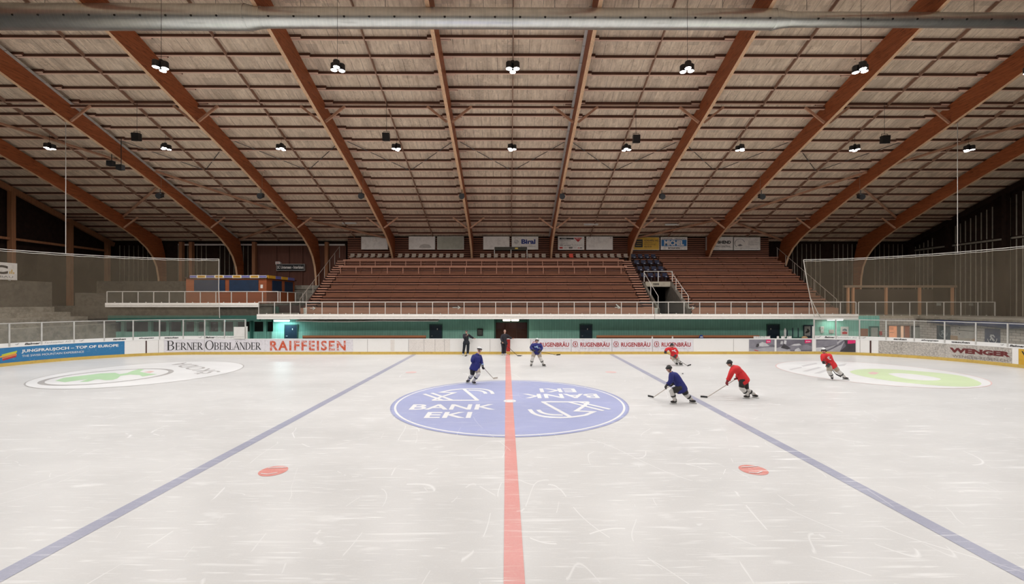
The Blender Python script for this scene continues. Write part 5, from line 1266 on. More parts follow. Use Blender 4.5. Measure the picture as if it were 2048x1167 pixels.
def rug(px):
    def pt(part):
        part('lettering', RUG, lambda b, f: text_on(b, 'RUGENBRÄU', s_(px+18.5), s_(px+77), 0.56, 0.95, f, bold=0.03))
        part('small_lettering', TEXTGRY, lambda b, f: text_on(b, 'DAS BIER AUS DEM BERNER OBERLAND', s_(px+18.5), s_(px+77), 0.41, 0.46, f))
        def em(b, f):
            a = s_(px+8.5); stroke(b, [(a+0.17*math.cos(t)*1.0, 0.76+0.18*math.sin(t)) for t in [2.2+0.33*k for k in range(16)]], 0.05, f); stroke(b, [(a-0.02, 0.86), (a+0.02, 0.78), (a, 0.68)], 0.08, f); stroke(b, [(a-0.13, 0.94), (a+0.13, 0.94)], 0.04, f)
        part('emblem', RUG, em)
        part('emblem_leaves', TEXTGRY, lambda b, f: [stroke(b, [(s_(px+8.5)+q*0.16, 0.55), (s_(px+8.5)+q*0.22, 0.6)], 0.06, f) for q in (-1, 1)] + [stroke(b, [(s_(px+8.5)-0.12, 0.5), (s_(px+8.5)+0.12, 0.5)], 0.02, f)])
    return pt
for k, px in enumerate((1061, 1142, 1223.5, 1304.5)):
    board(s_(px), s_((1142, 1223.5, 1304.5, 1386.5)[k]), 'white rink board reading RUGENBRÄU, %s of the four from the left' % ordn(k), BLIL, rug(px), [s_(px)+0.02])
board(s_(1386.5), s_(1496.5), 'clean blank white rink board right of the beer adverts', BWH, None, [s_(1467)])
GS = [plain('photo_grey_%d' % i, c, 0.5, var=0.25, nscale=1.5) for i, c in enumerate(((0.14, 0.13, 0.155), (0.36, 0.35, 0.37), (0.05, 0.045, 0.05), (0.22, 0.21, 0.24), (0.55, 0.54, 0.55)))]
MAG = plain('magenta_tag', (0.70, 0.015, 0.14), 0.5)
def photo(p0, p1, base, shapes, tagx, red=None):
    a, c = s_(p0), s_(p1); g = lambda u, v: (a+(c-a)*u, 0.22+0.88*v)
    def pt(part):
        part('photo_background', GS[base], lambda b, f: dens(b, a, c, 0.22, 1.10, 1), 1)
        for i, (m, pl_) in enumerate(shapes): part('photo_shape', GS[m], lambda b, f, q=pl_: poly_fill(b, [g(*w_) for w_ in q], f), 2+i)
        part('magenta_tag', MAG, lambda b, f: poly_fill(b, [g(*w_) for w_ in ((tagx, 0.98), (tagx+0.19, 1.0), (tagx+0.18, 0.74), (tagx, 0.68))], f), 12)
        part('lettering', BCAP, lambda b, f: text_on(b, 'snow', *[g(tagx+0.03, 0)[0], g(tagx+0.16, 0)[0]], g(0, 0.79)[1], g(0, 0.87)[1], f, bold=0.02), 13)
        if red: part('red_curve', INKR, lambda b, f: stroke(b, [g(*w_) for w_ in red], 0.04, f), 13)
    return pt
board(s_(1496.5), s_(1552), 'rink board photo advert with a skier below a snowy peak, leftmost of three', BWH, photo(1498, 1549, 3, [(1, [(0,0),(1,0),(1,0.35),(0.6,0.32),(0.3,0.2),(0,0.25)]), (4, [(0.3,0.45),(0.4,0.66),(0.52,0.8),(0.66,0.7),(0.8,0.45),(0.55,0.4)]), (2, [(0.26,0.36),(0.3,0.62),(0.38,0.66),(0.4,0.5),(0.34,0.34)]), (0, [(0.75,0.42),(0.9,0.58),(1,0.5),(1,0.36)])], 0.66, [(0.2,0.12),(0.35,0.03)]))
board(s_(1552), s_(1626), 'rink board photo advert with two figures above a mountain chain, middle of three', BWH, photo(1553, 1624, 0, [(1, [(0,0),(0.4,0.0),(0.35,0.2),(0.15,0.42),(0,0.28)]), (3, [(0.25,0.3),(0.4,0.52),(0.5,0.46),(0.62,0.62),(0.7,0.5),(0.85,0.56),(1,0.4),(1,0.1),(0.4,0.1)]), (4, [(0.1,0.6),(0.12,0.86),(0.18,0.86),(0.17,0.6)]), (4, [(0.2,0.65),(0.22,0.95),(0.28,0.9),(0.27,0.6)]), (2, [(0.12,0.3),(0.2,0.62),(0.3,0.45),(0.4,0.25),(0.3,0.15)]), (4, [(0.4,0.5),(0.5,0.62),(0.64,0.66),(0.7,0.52),(0.55,0.46)]), (4, [(0.5,0.0),(0.52,0.16),(0.62,0.3),(0.68,0.1),(0.68,0.0)])], 0.79))
board(s_(1626), s_(1713), 'rink board photo advert with a steep snow slope, rightmost of three', BWH, photo(1632, 1711, 0, [(3, [(0,0.9),(0.55,1),(0.6,0.6),(0.3,0.4),(0,0.3)]), (4, [(0,0),(0.25,0.0),(0.3,0.22),(0.15,0.4),(0,0.3)]), (1, [(0.2,0.0),(0.45,0.35),(0.72,1.0),(0.62,0.95),(0.4,0.45),(0.1,0.15)]), (1, [(0.3,0.0),(0.66,0.6),(0.75,0.98),(0.62,0.0)]), (2, [(0.62,0.0),(0.78,0.5),(0.72,1.0),(1,1),(1,0)])], 0.81), [])
board(s_(1713), s_(1757), 'blank white rink board with a dark gate gap at the right corner', BWH, dl(1741, 0.05), [s_(1720)])
board(s_(1757), s_(1890), 'long grey scuffed blank rink board on the right curve', BGR, None, [s_(1828)])
WEN = plain('maroon_ink', (0.13, 0.018, 0.018), 0.5)
def wen(part):
    part('lettering', WEN, lambda b, f: text_on(b, 'WENGER', s_(1899), s_(2021), 0.57, 0.90, f, bold=0.06)); part('lettering', plain('taupe_ink', (0.22, 0.18, 0.16), 0.5), lambda b, f: text_on(b, 'WENGER-REISEN.CH', s_(1905), s_(2016), 0.26, 0.44, f))
board(s_(1890), s_(2024), 'grey rink board reading WENGER in wide maroon letters', BGR, wen)
board(s_(2024), s_(2037), 'narrow clean white rink board at the right edge', BWH)
board(s_(2037), s_(2120), 'yellow rink board at the right picture edge', YEL, lambda p: p('lettering', TEXTBLK, lambda b, f: text_on(b, 'V', s_(2043), s_(2056), 0.7, 1.0, f, bold=0.03)))
board(s_(2120), sR1, 'plain white rink board on the right end beyond the yellow one', BWH)
# ------------------------------------------------------------------ RINK GLASS on the corners
GL = glass('rink_glass', tint=(0.93, 0.94, 0.92), haze=0.07)
def bays(pxs, side, texts):
    n = len(pxs)-1
    for k in range(n):
        a, c = s_(pxs[k], 0.05), s_(pxs[k+1], 0.05); p = path((a+c)/2, 0.05); tl = [t_[4] for t_ in texts if pxs[k] <= (t_[1]+t_[2])/2 < pxs[k+1] and t_[4]]
        lab = 'rink glass bay on the %s corner, %s from the left%s' % (side, ordn(k), (', strip reading %s' % tl[0]) if tl else '')
        t = thing('rink_glass_bay', lab, 'glass screen', (p[0], p[1], 1.175), 'rink glass bays of the %s corner' % side)
        b = MB(); sweep(b, a+0.04, c-0.04, 0.045, 0.057, 1.39, 2.58); obj('glass_pane', b, GL, t)
        b = MB(); sweep(b, a+0.036, c-0.036, 0.03, 0.07, 2.58, 2.63); obj('top_rail', b, STEEL, t)
        b = MB(); sweep(b, a+0.036, c-0.036, 0.025, 0.045, 1.175, 1.39); obj('advert_strip', b, BCAP, t)
        for q in ((a,) if k < n-1 else (a, c)):
            b = MB(); sweep(b, q-0.035, q+0.035, -0.0, 0.09, 1.175, 2.63, 0.1); obj('post', b, STEEL, t)
        for (s, p0, p1, lift, nm_) in texts:
            if pxs[k] <= (p0+p1)/2 < pxs[k+1]:
                fm_ = lambda u, v: (*path(u, 0.018), v); b = MB()
                if s == '~':
                    u0 = s_(p0, 0.02); u1 = s_(p1, 0.02); stroke(b, [(u0, 1.29), (u0+(u1-u0)*.4, 1.27), (u1, 1.34)], 0.03, fm_); stroke(b, [(u0+(u1-u0)*.4, 1.25), (u0+(u1-u0)*.8, 1.30)], 0.03, fm_)
                    obj('swoosh_mark', b, TEXTGRY, t, fix=False)
                else:
                    text_on(b, s, s_(p0, 0.02), s_(p1, 0.02), 1.215, 1.34, fm_, bold=0.04 if lift else 0.0, shear=0.3); obj('strip_lettering', b, TEXTBLK if lift else TEXTGRY, t, fix=False)
bays([-48, 18, 83, 148, 208.5, 266.5, 319.5, 367, 410, 449.5, 491], 'left', [('~', 30, 38, 0, ''), ('Balmer', 49, 81, 1, 'Balmer'), ('Tankstellen AG', 89, 142, 0, 'Tankstellen AG'), ('~', 158, 168, 0, ''), ('tanken', 226, 252, 1, 'tanken'), ('shoppen', 277.5, 308, 1, 'shoppen'), ('waschen', 329, 357, 1, 'waschen'), ('~', 397, 404, 0, ''), ('Balmer', 411, 430, 1, 'Balmer'), ('Carwash GmbH', 431, 468, 0, '')])
bays([1628, 1671.5, 1718.8, 1772, 1828.5, 1889.5, 1952, 2016, 2082], 'right', [('~', 1633, 1642, 0, ''), ('Balmer', 1649, 1670, 1, 'Balmer'), ('Tankstellen AG', 1672.5, 1714, 0, 'Tankstellen AG'), ('~', 1722, 1732, 0, ''), ('tanken', 1787, 1813.5, 1, 'tanken'), ('shoppen', 1842, 1877, 1, 'shoppen'), ('waschen', 1903, 1940, 1, 'waschen'), ('~', 2001, 2008, 0, ''), ('Balmer', 2019, 2050, 1, 'Balmer')])
for px, l in ((493, 'left'), (1626.8, 'right')):
    q = s_(px, 0.05); p = path(q, 0.05); b = MB(); b.box(p[0]-0.045, p[0]+0.045, p[1]-0.05, p[1]+0.07, 1.176, Z(652, 32.35)); tag(obj('glass_end_post', b, WHITE), 'thick white end post where the %s rink glass stops' % l, 'post')
Y = 32.26; x0, x1 = X(468.5, Y), X(490, Y); t = thing('spare_board', 'white square board standing on the boards in front of the last left glass bay', 'panel', ((x0+x1)/2, Y, 1.176)); b = MB(); b.box(x0, x1, Y-0.06, Y-0.02, 1.176, Z(653, Y)); obj('panel_sheet', b, WHITE, t); b = MB(); b.box(x0, x1, Y-0.065, Y-0.06, 1.33, 1.345); obj('crease', b, TEXTGRY, t)
# ------------------------------------------------------------------ NETS
NETM = net_mat('knotted_netting', (0.33, 0.265, 0.185), 0.10)
def net(sa, sb, off, z1f, z0, label, slant=None):
    n = 70; m = 12; b = MB(); b.uv = []; vs = []
    for i in range(n+1):
        for j in range(m+1):
            v = j/m; a = sa; c = sb
            if slant: a = sa + slant[0]*(1-v)**1.6; c = sb + slant[1]*(1-v)
            s = a+(c-a)*i/n; p = path(s, off + 0.05*math.sin(s*1.3)*(1-v)); zt = z1f(s) - 0.07 - 0.014*math.sin(s*6.0); z = z0+(zt-z0)*v
            vs.append((p[0], p[1], z)); b.uv.append((s, z))
    b.add(vs, [(i*(m+1)+j, (i+1)*(m+1)+j, (i+1)*(m+1)+j+1, i*(m+1)+j+1) for i in range(n) for j in range(m)])
    c = path((sa+sb)/2, off); t = thing('safety_net', label, 'net', (c[0], c[1], z0)); obj('netting', b, NETM, t, fix=False)
    k = MB(); pts = [(*path(sa+(sb-sa)*i/n, off), z1f(sa+(sb-sa)*i/n)) for i in range(n+1)]; k.tube(pts, 0.022, 6); obj('top_cable', k, RAILM, t)
    k = MB(); pts = [(*path(sa+(sb-sa)*i/n, off), z1f(sa+(sb-sa)*i/n) - 0.11 - 0.014*math.sin((sa+(sb-sa)*i/n)*6.0)) for i in range(n+1)]; k.tube(pts, 0.016, 5); obj('net_edge_rope', k, RAILM, t)
    return t
sa, sb = s_(-90, 0.7), s_(438, 0.7)
t = net(sa, sb, 0.7, lambda s: 7.18, 2.75, 'brownish safety net hanging behind the left rink corner')
p = path(sb, 0.7); k = MB(); k.tube([(p[0], p[1], 7.15), (p[0]-0.02, p[1], 5.0), (p[0]+0.05, p[1], 2.7)], 0.025, 5); obj('edge_rope', k, RAILM, t)
sa, sb = s_(1607, 0.7), s_(2140, 0.7)
t = net(sa, sb, 0.7, lambda s: 7.15 + 0.012*max(0, s-sa), 2.75, 'brownish safety net hanging behind the right rink corner', slant=(0.85, 0))
p = path(sa, 0.7); k = MB(); k.tube([(p[0], p[1], 7.12), (p[0]+0.28, p[1], 5.4), (p[0]+0.55, p[1], 4.1), (p[0]+0.85, p[1], 2.75)], 0.03, 5); obj('edge_rope', k, RAILM, t)
k = MB(); k.tube([(p[0]+0.5, p[1]+0.02, 4.3), (p[0]+1.1, p[1]+0.02, 3.1), (p[0]+1.35, p[1]+0.02, 2.7)], 0.03, 5); obj('edge_rope', k, RAILM, t)
for px, py0, l in ((131.5, 341, 'left'), (1915, 348, 'right')):
    sv = s_(px, 0.7); p = path(sv, 0.7); b = MB(); b.tube([(p[0], p[1], 7.2), (p[0], p[1], zr(p[1])+0.05)], 0.02, 5); tag(obj('net_hanging_wire', b, RAILM), 'thin pale wire holding up the %s safety net' % l, 'wire')
# ------------------------------------------------------------------ BOTTLES and small things on the boards
BOT = plain('white_bottle_plastic', (0.75, 0.74, 0.72), 0.35, var=0.05); CAPM = plain('bottle_cap_grey', (0.45, 0.3, 0.28), 0.5)
bpx = [1480 + q/6.827 for q in (193, 210, 228, 245, 264, 283, 300, 318, 338, 355, 372, 388, 405, 510, 525, 570, 586, 602, 650, 666, 681, 697)]
proto = None
for i, px in enumerate(bpx):
    x = X(px, 32.35); lab = 'white water bottle on the boards, %s from the left' % ordn(i)
    if proto is None:
        proto = thing('water_bottle', lab, 'bottle', (x, 32.35, 1.176), 'water bottles on the boards'); b = MB(); b.tube([(x, 32.35, 1.176), (x, 32.35, 1.30), (x, 32.35, 1.325), (x, 32.35, 1.335)], [0.036, 0.036, 0.026, 0.018], 12); obj('bottle_body', b, BOT, proto)
        b = MB(); b.tube([(x, 32.35, 1.335), (x, 32.35, 1.365)], 0.017, 10); obj('bottle_cap', b, CAPM, proto)
    else: o = copy_tree(proto, loc=(x, 32.35, 1.176)); o['label'] = lab
Y = 35.6; x = X(1570, Y); t = thing('tall_white_bottle', 'taller white bottle standing on the ledge behind the small ones', 'bottle', (x, Y, 1.0)); b = MB(); b.tube([(x, Y, 1.0), (x, Y, 1.55), (x, Y, 1.68), (x, Y, 1.75)], [0.09, 0.09, 0.045, 0.035], 12); obj('bottle_body', b, BOT, t)
t2 = thing('ledge', 'low dark ledge behind the boards at the right', 'ledge', (X(1585, Y), Y, 0)); b = MB(); b.box(X(1558, Y), X(1604, Y), Y-0.2, Y+0.2, 0.9, 1.0); obj('ledge_top', b, TEALD, t2); b = MB(); b.box(X(1559, Y), X(1603, Y), Y-0.1, Y+0.1, 0, 0.9); obj('ledge_base', b, TEALD, t2)
for px, l, zz in ((1574.5, 'dark slim bottle right of the tall white bottle', 1.62), (1585.5, 'dark thin rack post on the ledge, left of two', 1.8), (1596.5, 'dark thin rack post on the ledge, right of two', 1.8)):
    x = X(px, Y); b = MB(); b.tube([(x, Y, 1.0), (x, Y, zz-0.1), (x, Y, zz)], [0.04, 0.04, 0.02], 8); tag(obj('slim_bottle' if zz < 1.7 else 'rack_post', b, NAVY), l, 'bottle' if zz < 1.7 else 'post')
x = X(1613, 33.0); t = thing('round_stool', 'tan round stool top peeking over the boards below the poster', 'stool', (x, 33.2, 0)); b = MB(); b.ball((x, 33.2, 1.14), (0.21, 0.21, 0.14), 16, 6, zmin=0.0); obj('cushion', b, plain('tan_leather', (0.42, 0.25, 0.13), 0.6), t); b = MB(); b.tube([(x, 33.2, 0), (x, 33.2, 1.14)], [0.2, 0.05], 10); obj('stem', b, DARK, t)
# ------------------------------------------------------------------ LOUDSPEAKERS, small projectors
def speaker(px, py, Y, lab, sz=0.5):
    p = at(px, py, Y); t = thing('loudspeaker', lab, 'loudspeaker', p, 'black loudspeakers hanging from the roof')
    b = MB(); x, y, z = p; vs = [(x-sz*.42, y-sz*.3, z-sz*.55), (x+sz*.42, y-sz*.3, z-sz*.55), (x+sz*.36, y+sz*.3, z-sz*.4), (x-sz*.36, y+sz*.3, z-sz*.4), (x-sz*.42, y-sz*.4, z+sz*.4), (x+sz*.42, y-sz*.4, z+sz*.4), (x+sz*.36, y+sz*.25, z+sz*.45), (x-sz*.36, y+sz*.25, z+sz*.45)]
    b.add(vs, [(0,3,2,1),(4,5,6,7),(0,1,5,4),(1,2,6,5),(2,3,7,6),(3,0,4,7)]); obj('speaker_box', b, BLACK, t)
    b = MB(); b.tube([(x-sz*.36, y, z+sz*.2), (x-sz*.36, y, z+sz*.68), (x+sz*.36, y, z+sz*.68), (x+sz*.36, y, z+sz*.2)], 0.02, 5); obj('yoke', b, DARK, t)
    b = MB(); b.tube([(x, y, z+sz*.68), (x, y, zr(y)+0.02)], 0.014, 4); obj('cable', b, DARK, t)
for px, py, l in ((274, 274, 'leftmost'), (773, 274, 'second from the left'), (1272, 278, 'third from the left'), (1769, 279, 'rightmost')): speaker(px, py, 28.2, 'black loudspeaker hanging from the upper tie beam, %s of four' % l, 0.54)
GLS = plain('bluish_lens', (0.08, 0.12, 0.13), 0.2)
i = 0
for j in range(9):
    if True:
        xb = (j-4)*BAY - BAY/2 if False else (j-3.5-0.0)*BAY
        if abs(xb) > 30: continue
        y = 35.7; z = 12.65; t = thing('roof_projector', 'small black projector under a roof beam, %s from the left in the lower row' % ordn(i), 'projector', (xb, y, z), 'projectors under the beams'); i += 1
        b = MB(); b.tube([(xb, y-0.22, z-0.08), (xb, y+0.2, z+0.05)], [0.24, 0.17], 8); b.box(xb-0.17, xb+0.17, y-0.1, y+0.2, z-0.1, z+0.2); obj('projector_body', b, BLACK, t)
        b = MB(); b.box(xb-0.02, xb+0.02, y-0.02, y+0.02, z+0.15, 13.35); obj('mount', b, DARK, t)
        if abs(xb) > 12: b = MB(); b.tube([(xb + (0.12 if xb < 0 else -0.12), y-0.05, 13.3), (xb + (0.12 if xb < 0 else -0.12), y-0.05, 15.0)], 0.02, 4); obj('conduit', b, BAT, t)
for px, py, l in ((222, 326, 'left'), (241, 334, 'right')):
    p = at(px, py, 31.5); x, y, z = p; t = thing('flood_lamp', 'black unlit flood lamp hanging by the left roof beam, the %s of two' % l, 'lamp', p); b = MB(); b.box(x-0.22, x+0.2, y-0.15, y+0.15, z-0.2, z+0.16); obj('lamp_box', b, BLACK, t)
    b = MB(); b.tube([(x+.05, y, z+0.1), (x+.05, y, zr(y)+0.02)], 0.025, 5); obj('hanging_rod', b, DARK, t)
# ------------------------------------------------------------------ PEOPLE
def skin(pts, edges, rad, sub=1, root=0):
    me = bpy.data.meshes.new('tmp_skin'); me.from_pydata([tuple(p) for p in pts], edges, []); o = bpy.data.objects.new('tmp_skin', me); COL.objects.link(o)
    md = o.modifiers.new('Skin', 'SKIN'); md.use_smooth_shade = True; md.branch_smoothing = 0.3
    for i, v in enumerate(me.skin_vertices[0].data):
        r = rad[i]; v.radius = r if isinstance(r, tuple) else (r, r); v.use_root = (i == root)
    if sub: s = o.modifiers.new('Sub', 'SUBSURF'); s.levels = sub; s.render_levels = sub
    bpy.context.view_layer.update()
    m2 = bpy.data.meshes.new_from_object(o.evaluated_get(bpy.context.evaluated_depsgraph_get()))
    vs = [v.co.copy() for v in m2.vertices]; fs = [tuple(p.vertices) for p in m2.polygons]
    bpy.data.objects.remove(o); bpy.data.meshes.remove(m2); bpy.data.meshes.remove(me); return vs, fs
SKINM = plain('light_skin', (0.55, 0.32, 0.24), 0.55, var=0.08); SOCKW = plain('white_hockey_sock', (0.62, 0.60, 0.57), 0.8); JB = plain('royal_blue_jersey', (0.014, 0.018, 0.15), 0.75, var=0.2)
JR = plain('red_jersey', (0.62, 0.018, 0.022), 0.75, var=0.15); PANT = plain('black_hockey_pants', (0.02, 0.018, 0.017), 0.7); TRK = plain('dark_navy_tracksuit', (0.007, 0.009, 0.017), 0.75, var=0.25)
TRK2 = plain('charcoal_tracksuit', (0.014, 0.013, 0.020), 0.75, var=0.25); HELB = plain('black_helmet', (0.02, 0.02, 0.02), 0.35); HELW = plain('white_helmet_shell', (0.7, 0.7, 0.7), 0.3); STK = plain('pale_stick_shaft', (0.50, 0.45, 0.40), 0.5); STKB = plain('black_stick', (0.02, 0.02, 0.02), 0.5)
BLD = plain('skate_blade_steel', (0.6, 0.6, 0.62), 0.25, 0.7); HOLD = plain('skate_holder_white', (0.6, 0.6, 0.58), 0.4); BOOT = plain('black_skate_leather', (0.018, 0.016, 0.016), 0.45); BEIGE = plain('beige_pants_panel', (0.45, 0.38, 0.30), 0.7); HAIR = plain('dark_hair', (0.03, 0.02, 0.015), 0.7); HAIRG = plain('grey_hair', (0.25, 0.22, 0.2), 0.7); LOGOB = plain('pale_blue_crest', (0.35, 0.5, 0.65), 0.6); GLV = plain('black_hockey_glove', (0.03, 0.025, 0.025), 0.6)
def hand(b, w_, fwd, side, grip, s=1.0, fat=1.0, thumb=1):
    fwd = fwd.normalized(); side = (side - fwd*side.dot(fwd)).normalized(); pal = fwd.cross(side)*grip
    M_ = Matrix((side, pal, fwd)).transposed()
    b.ball(w_ + fwd*0.05*s, (0.045*s*fat, 0.022*s*fat, 0.055*s), 10, 6, M=M_)
    for k in range(4):
        o = w_ + fwd*0.085*s + side*(k-1.5)*0.023*s*fat; L = (0.075, 0.085, 0.08, 0.062)[k]*s
        p1 = o + fwd*L*0.45 + pal*L*0.18; p2 = p1 + fwd*L*0.12 + pal*L*0.42; p3 = p2 - fwd*L*0.28 + pal*L*0.22
        b.tube([o - fwd*0.02, o, p1, p2, p3], [0.010*s*fat, 0.0105*s*fat, 0.010*s*fat, 0.009*s*fat, 0.007*s*fat], 6)
    o = w_ + fwd*0.03*s - side*0.04*s*thumb; b.tube([o + side*0.02*s*thumb, o, o - side*0.02*thumb*s + fwd*0.035*s + pal*0.01*s, o - side*0.008*thumb*s + fwd*0.06*s + pal*0.035*s], [0.013*s*fat, 0.013*s*fat, 0.011*s*fat, 0.008*s*fat], 6)
def person(label, Y, J, face, kit, feet, nm='person'):
    """J: joint -> (px, py, off) measured in the photo at depth Y+off"""
    P_ = {}
    for k, v in J.items(): P_[k] = at(v[0], v[1], Y+v[2]) if len(v) == 3 else Vector(v[:3])
    for s in 'LR': P_['an'+s].z = J.get('az'+s, [0.16])[0] if False else max(0.15, P_['an'+s].z) if kit.get('lift'+s) else 0.16
    pel = (P_['hipL']+P_['hipR'])/2; sh = (P_['shL']+P_['shR'])/2; base = Vector(((P_['anL'].x+P_['anR'].x)/2, (P_['anL'].y+P_['anR'].y)/2, 0))
    t = thing(nm, label, 'person', base, kit.get('group'))
    nk = P_['neck']; hd = P_['head']; face = Vector((face[0], face[1], face[2] if len(face) > 2 else 0)).normalized()
    toe = {s: Vector((feet[s][0], feet[s][1], 0)).normalized() for s in 'LR'}
    # continuous body
    chest = pel*0.28 + sh*0.72 ; spine = pel*0.65 + sh*0.35
    if 'back' in J: spine = P_['back']
    n = ['pel', 'spine', 'chest', 'neck', 'nh', 'shL', 'elL', 'haL', 'shR', 'elR', 'haR', 'hipL', 'knL', 'anL', 'ftL', 'hipR', 'knR', 'anR', 'ftR']
    pos = dict(P_); pos.update(pel=pel+Vector((0,0,0.05)), spine=spine, chest=chest, nh=nk*0.45+hd*0.55, ftL=P_['anL']+toe['L']*0.12-Vector((0,0,0.07)), ftR=P_['anR']+toe['R']*0.12-Vector((0,0,0.07)))
    rad = dict(pel=0.14, spine=0.13, chest=0.145, neck=0.06, nh=0.055, shL=0.07, elL=0.045, haL=0.03, shR=0.07, elR=0.045, haR=0.03, hipL=0.09, knL=0.06, anL=0.04, ftL=0.035, hipR=0.09, knR=0.06, anR=0.04, ftR=0.035)
    idx = {k: i for i, k in enumerate(n)}
    E = [('pel','spine'),('spine','chest'),('chest','neck'),('neck','nh'),('chest','shL'),('shL','elL'),('elL','haL'),('chest','shR'),('shR','elR'),('elR','haR'),('pel','hipL'),('hipL','knL'),('knL','anL'),('anL','ftL'),('pel','hipR'),('hipR','knR'),('knR','anR'),('anR','ftR')]
    vs, fs = skin([pos[k] for k in n], [(idx[a], idx[c]) for a, c in E], [rad[k] for k in n])
    b = MB(); b.add(vs, fs)
    up = (hd - nk).normalized() if not kit.get('upright') else Vector((0,0,1)); up = (up + Vector((0,0,1))*1.2).normalized()
    fw = (face - up*face.dot(up)).normalized(); sd = fw.cross(up); M_ = Matrix((sd, fw, up)).transposed()
    q = lambda x, y, z: hd + M_ @ Vector((x, y, z))
    b.ball(hd + up*0.015, (0.075, 0.095, 0.108), 16, 12, M=M_); b.ball(q(0, 0.02, -0.055), (0.055, 0.068, 0.058), 12, 8, M=M_)
    b.ball(q(0, 0.098, -0.015), (0.013, 0.022, 0.024), 8, 6, M=M_)
    for s in (-1, 1): b.ball(q(s*0.076, -0.005, -0.01), (0.012, 0.022, 0.032), 8, 6, M=M_)
    if not kit.get('gloves'):
        for s in 'LR':
            f_ = pos['ha'+s]-pos['el'+s]; hand(b, pos['ha'+s], f_, Vector(kit.get('hs', (0,0,1))), 1 if s == 'L' else -1, 1.0)
    body = obj('body', b, SKINM, t, smooth=True)
    e = MB()
    for s in (-1, 1): e.ball(q(s*0.03, 0.088, 0.012), (0.011, 0.008, 0.007), 8, 6, M=M_)
    obj('eyes', e, HELB, t); e = MB(); e.ball(q(0, 0.086, -0.055), (0.024, 0.006, 0.005), 8, 6, M=M_); obj('mouth', e, plain('lip_red', (0.35, 0.1, 0.08), 0.5), t)
    # jersey: torso and sleeves
    jm = kit['jersey']; bulk = kit.get('bulk', 1.0)
    elW = {s: pos['el'+s]*0.12 + pos['ha'+s]*0.88 for s in 'LR'}
    hem = pel + (pel-spine).normalized()*0.02; jp = [hem, pel*0.7+spine*0.3, spine, chest, sh*0.85+nk*0.15, nk*0.9+hd*0.1-Vector((0,0,0.0)), pos['shL'], pos['elL'], elW['L'], pos['shR'], pos['elR'], elW['R']]
    jr = [0.225*bulk, 0.215*bulk, 0.205*bulk, 0.21*bulk, 0.15*bulk, 0.085, 0.13*bulk, 0.1*bulk, 0.078*bulk, 0.13*bulk, 0.1*bulk, 0.078*bulk]
    vs, fs = skin(jp, [(0,1),(1,2),(2,3),(3,4),(4,5),(3,6),(6,7),(7,8),(3,9),(9,10),(10,11)], jr, root=3)
    b = MB(); b.add(vs, fs)
    dn = (pel-spine).normalized(); sv_ = pos['hipR']-pos['hipL']; hw = sv_.length/2; sv_ = (sv_ - dn*sv_.dot(dn)); sv_ = sv_.normalized() if sv_.length > 0.02 else Vector((1,0,0)); fv_ = dn.cross(sv_).normalized(); hw = max(0.22, hw+0.15)*(0.5+0.5*bulk)
    g_ = 1.0 if kit.get('gloves') else 0.0
    rings = [(spine - dn*0.02, 0.17*bulk, 0.15*bulk), (spine*0.6+pel*0.4, 0.215*bulk, 0.185*bulk), (pel, hw, 0.20*bulk), (pel+dn*(0.05+0.01*g_), hw+0.004, 0.205*bulk), (pel+dn*(0.08+0.02*g_), hw, 0.20*bulk), (pel+dn*(0.07+0.01*g_), hw-0.02, 0.17*bulk)]
    nn_ = 20; b.add([c + sv_*a_*math.cos(2*PI*k/nn_) + fv_*b_*math.sin(2*PI*k/nn_) for c, a_, b_ in rings for k in range(nn_)], [(i*nn_+k, i*nn_+(k+1)%nn_, (i+1)*nn_+(k+1)%nn_, (i+1)*nn_+k) for i in range(5) for k in range(nn_)] + [tuple((5*nn_+k) for k in range(nn_)), tuple(range(nn_))])
    j_ = obj('jersey' if kit.get('gloves') else 'jacket', b, jm, t, smooth=True)
    if kit.get('gloves'):
        for s in 'LR':
            a_, c_ = pos['el'+s], elW[s]; b = MB(); p0 = a_*0.35+c_*0.65; p1 = a_*0.2+c_*0.8; b.tube([p0, p1], [0.092*bulk, 0.088*bulk], 14); obj('sleeve_stripe', b, kit.get('slv', jm), t, smooth=True)
    if kit.get('crest'):
        c = chest + fw*0; fx2 = Vector(kit['crest']).normalized(); cc_ = chest*0.8+spine*0.2 + fx2*0.20*bulk; sx = fx2.cross(Vector((0,0,1))).normalized(); b = MB(); f2 = lambda u, v: cc_ + sx*u + Vector((0,0,1))*v + fx2*0.02
        stroke(b, [(-0.13, -0.05), (-0.05, -0.02), (0.0, 0.04), (0.06, 0.02), (0.14, 0.03)], 0.045, f2); stroke(b, [(-0.08, 0.06), (0.0, 0.085)], 0.04, f2); obj('crest', b, kit['crestm'], t, fix=False)
    b = MB(); b.tube([pel + (spine-pel).normalized()*0.14, pel + (spine-pel).normalized()*0.02, pel - (spine-pel).normalized()*0.08, pel - (spine-pel).normalized()*0.14], [0.15*bulk, 0.185*bulk, 0.17*bulk, 0.10*bulk], 16); obj('pants_seat' if not kit.get('long') else 'trouser_seat', b, kit['pants'], t, smooth=True)
    # pants
    pm = kit['pants']; long_ = kit.get('long')
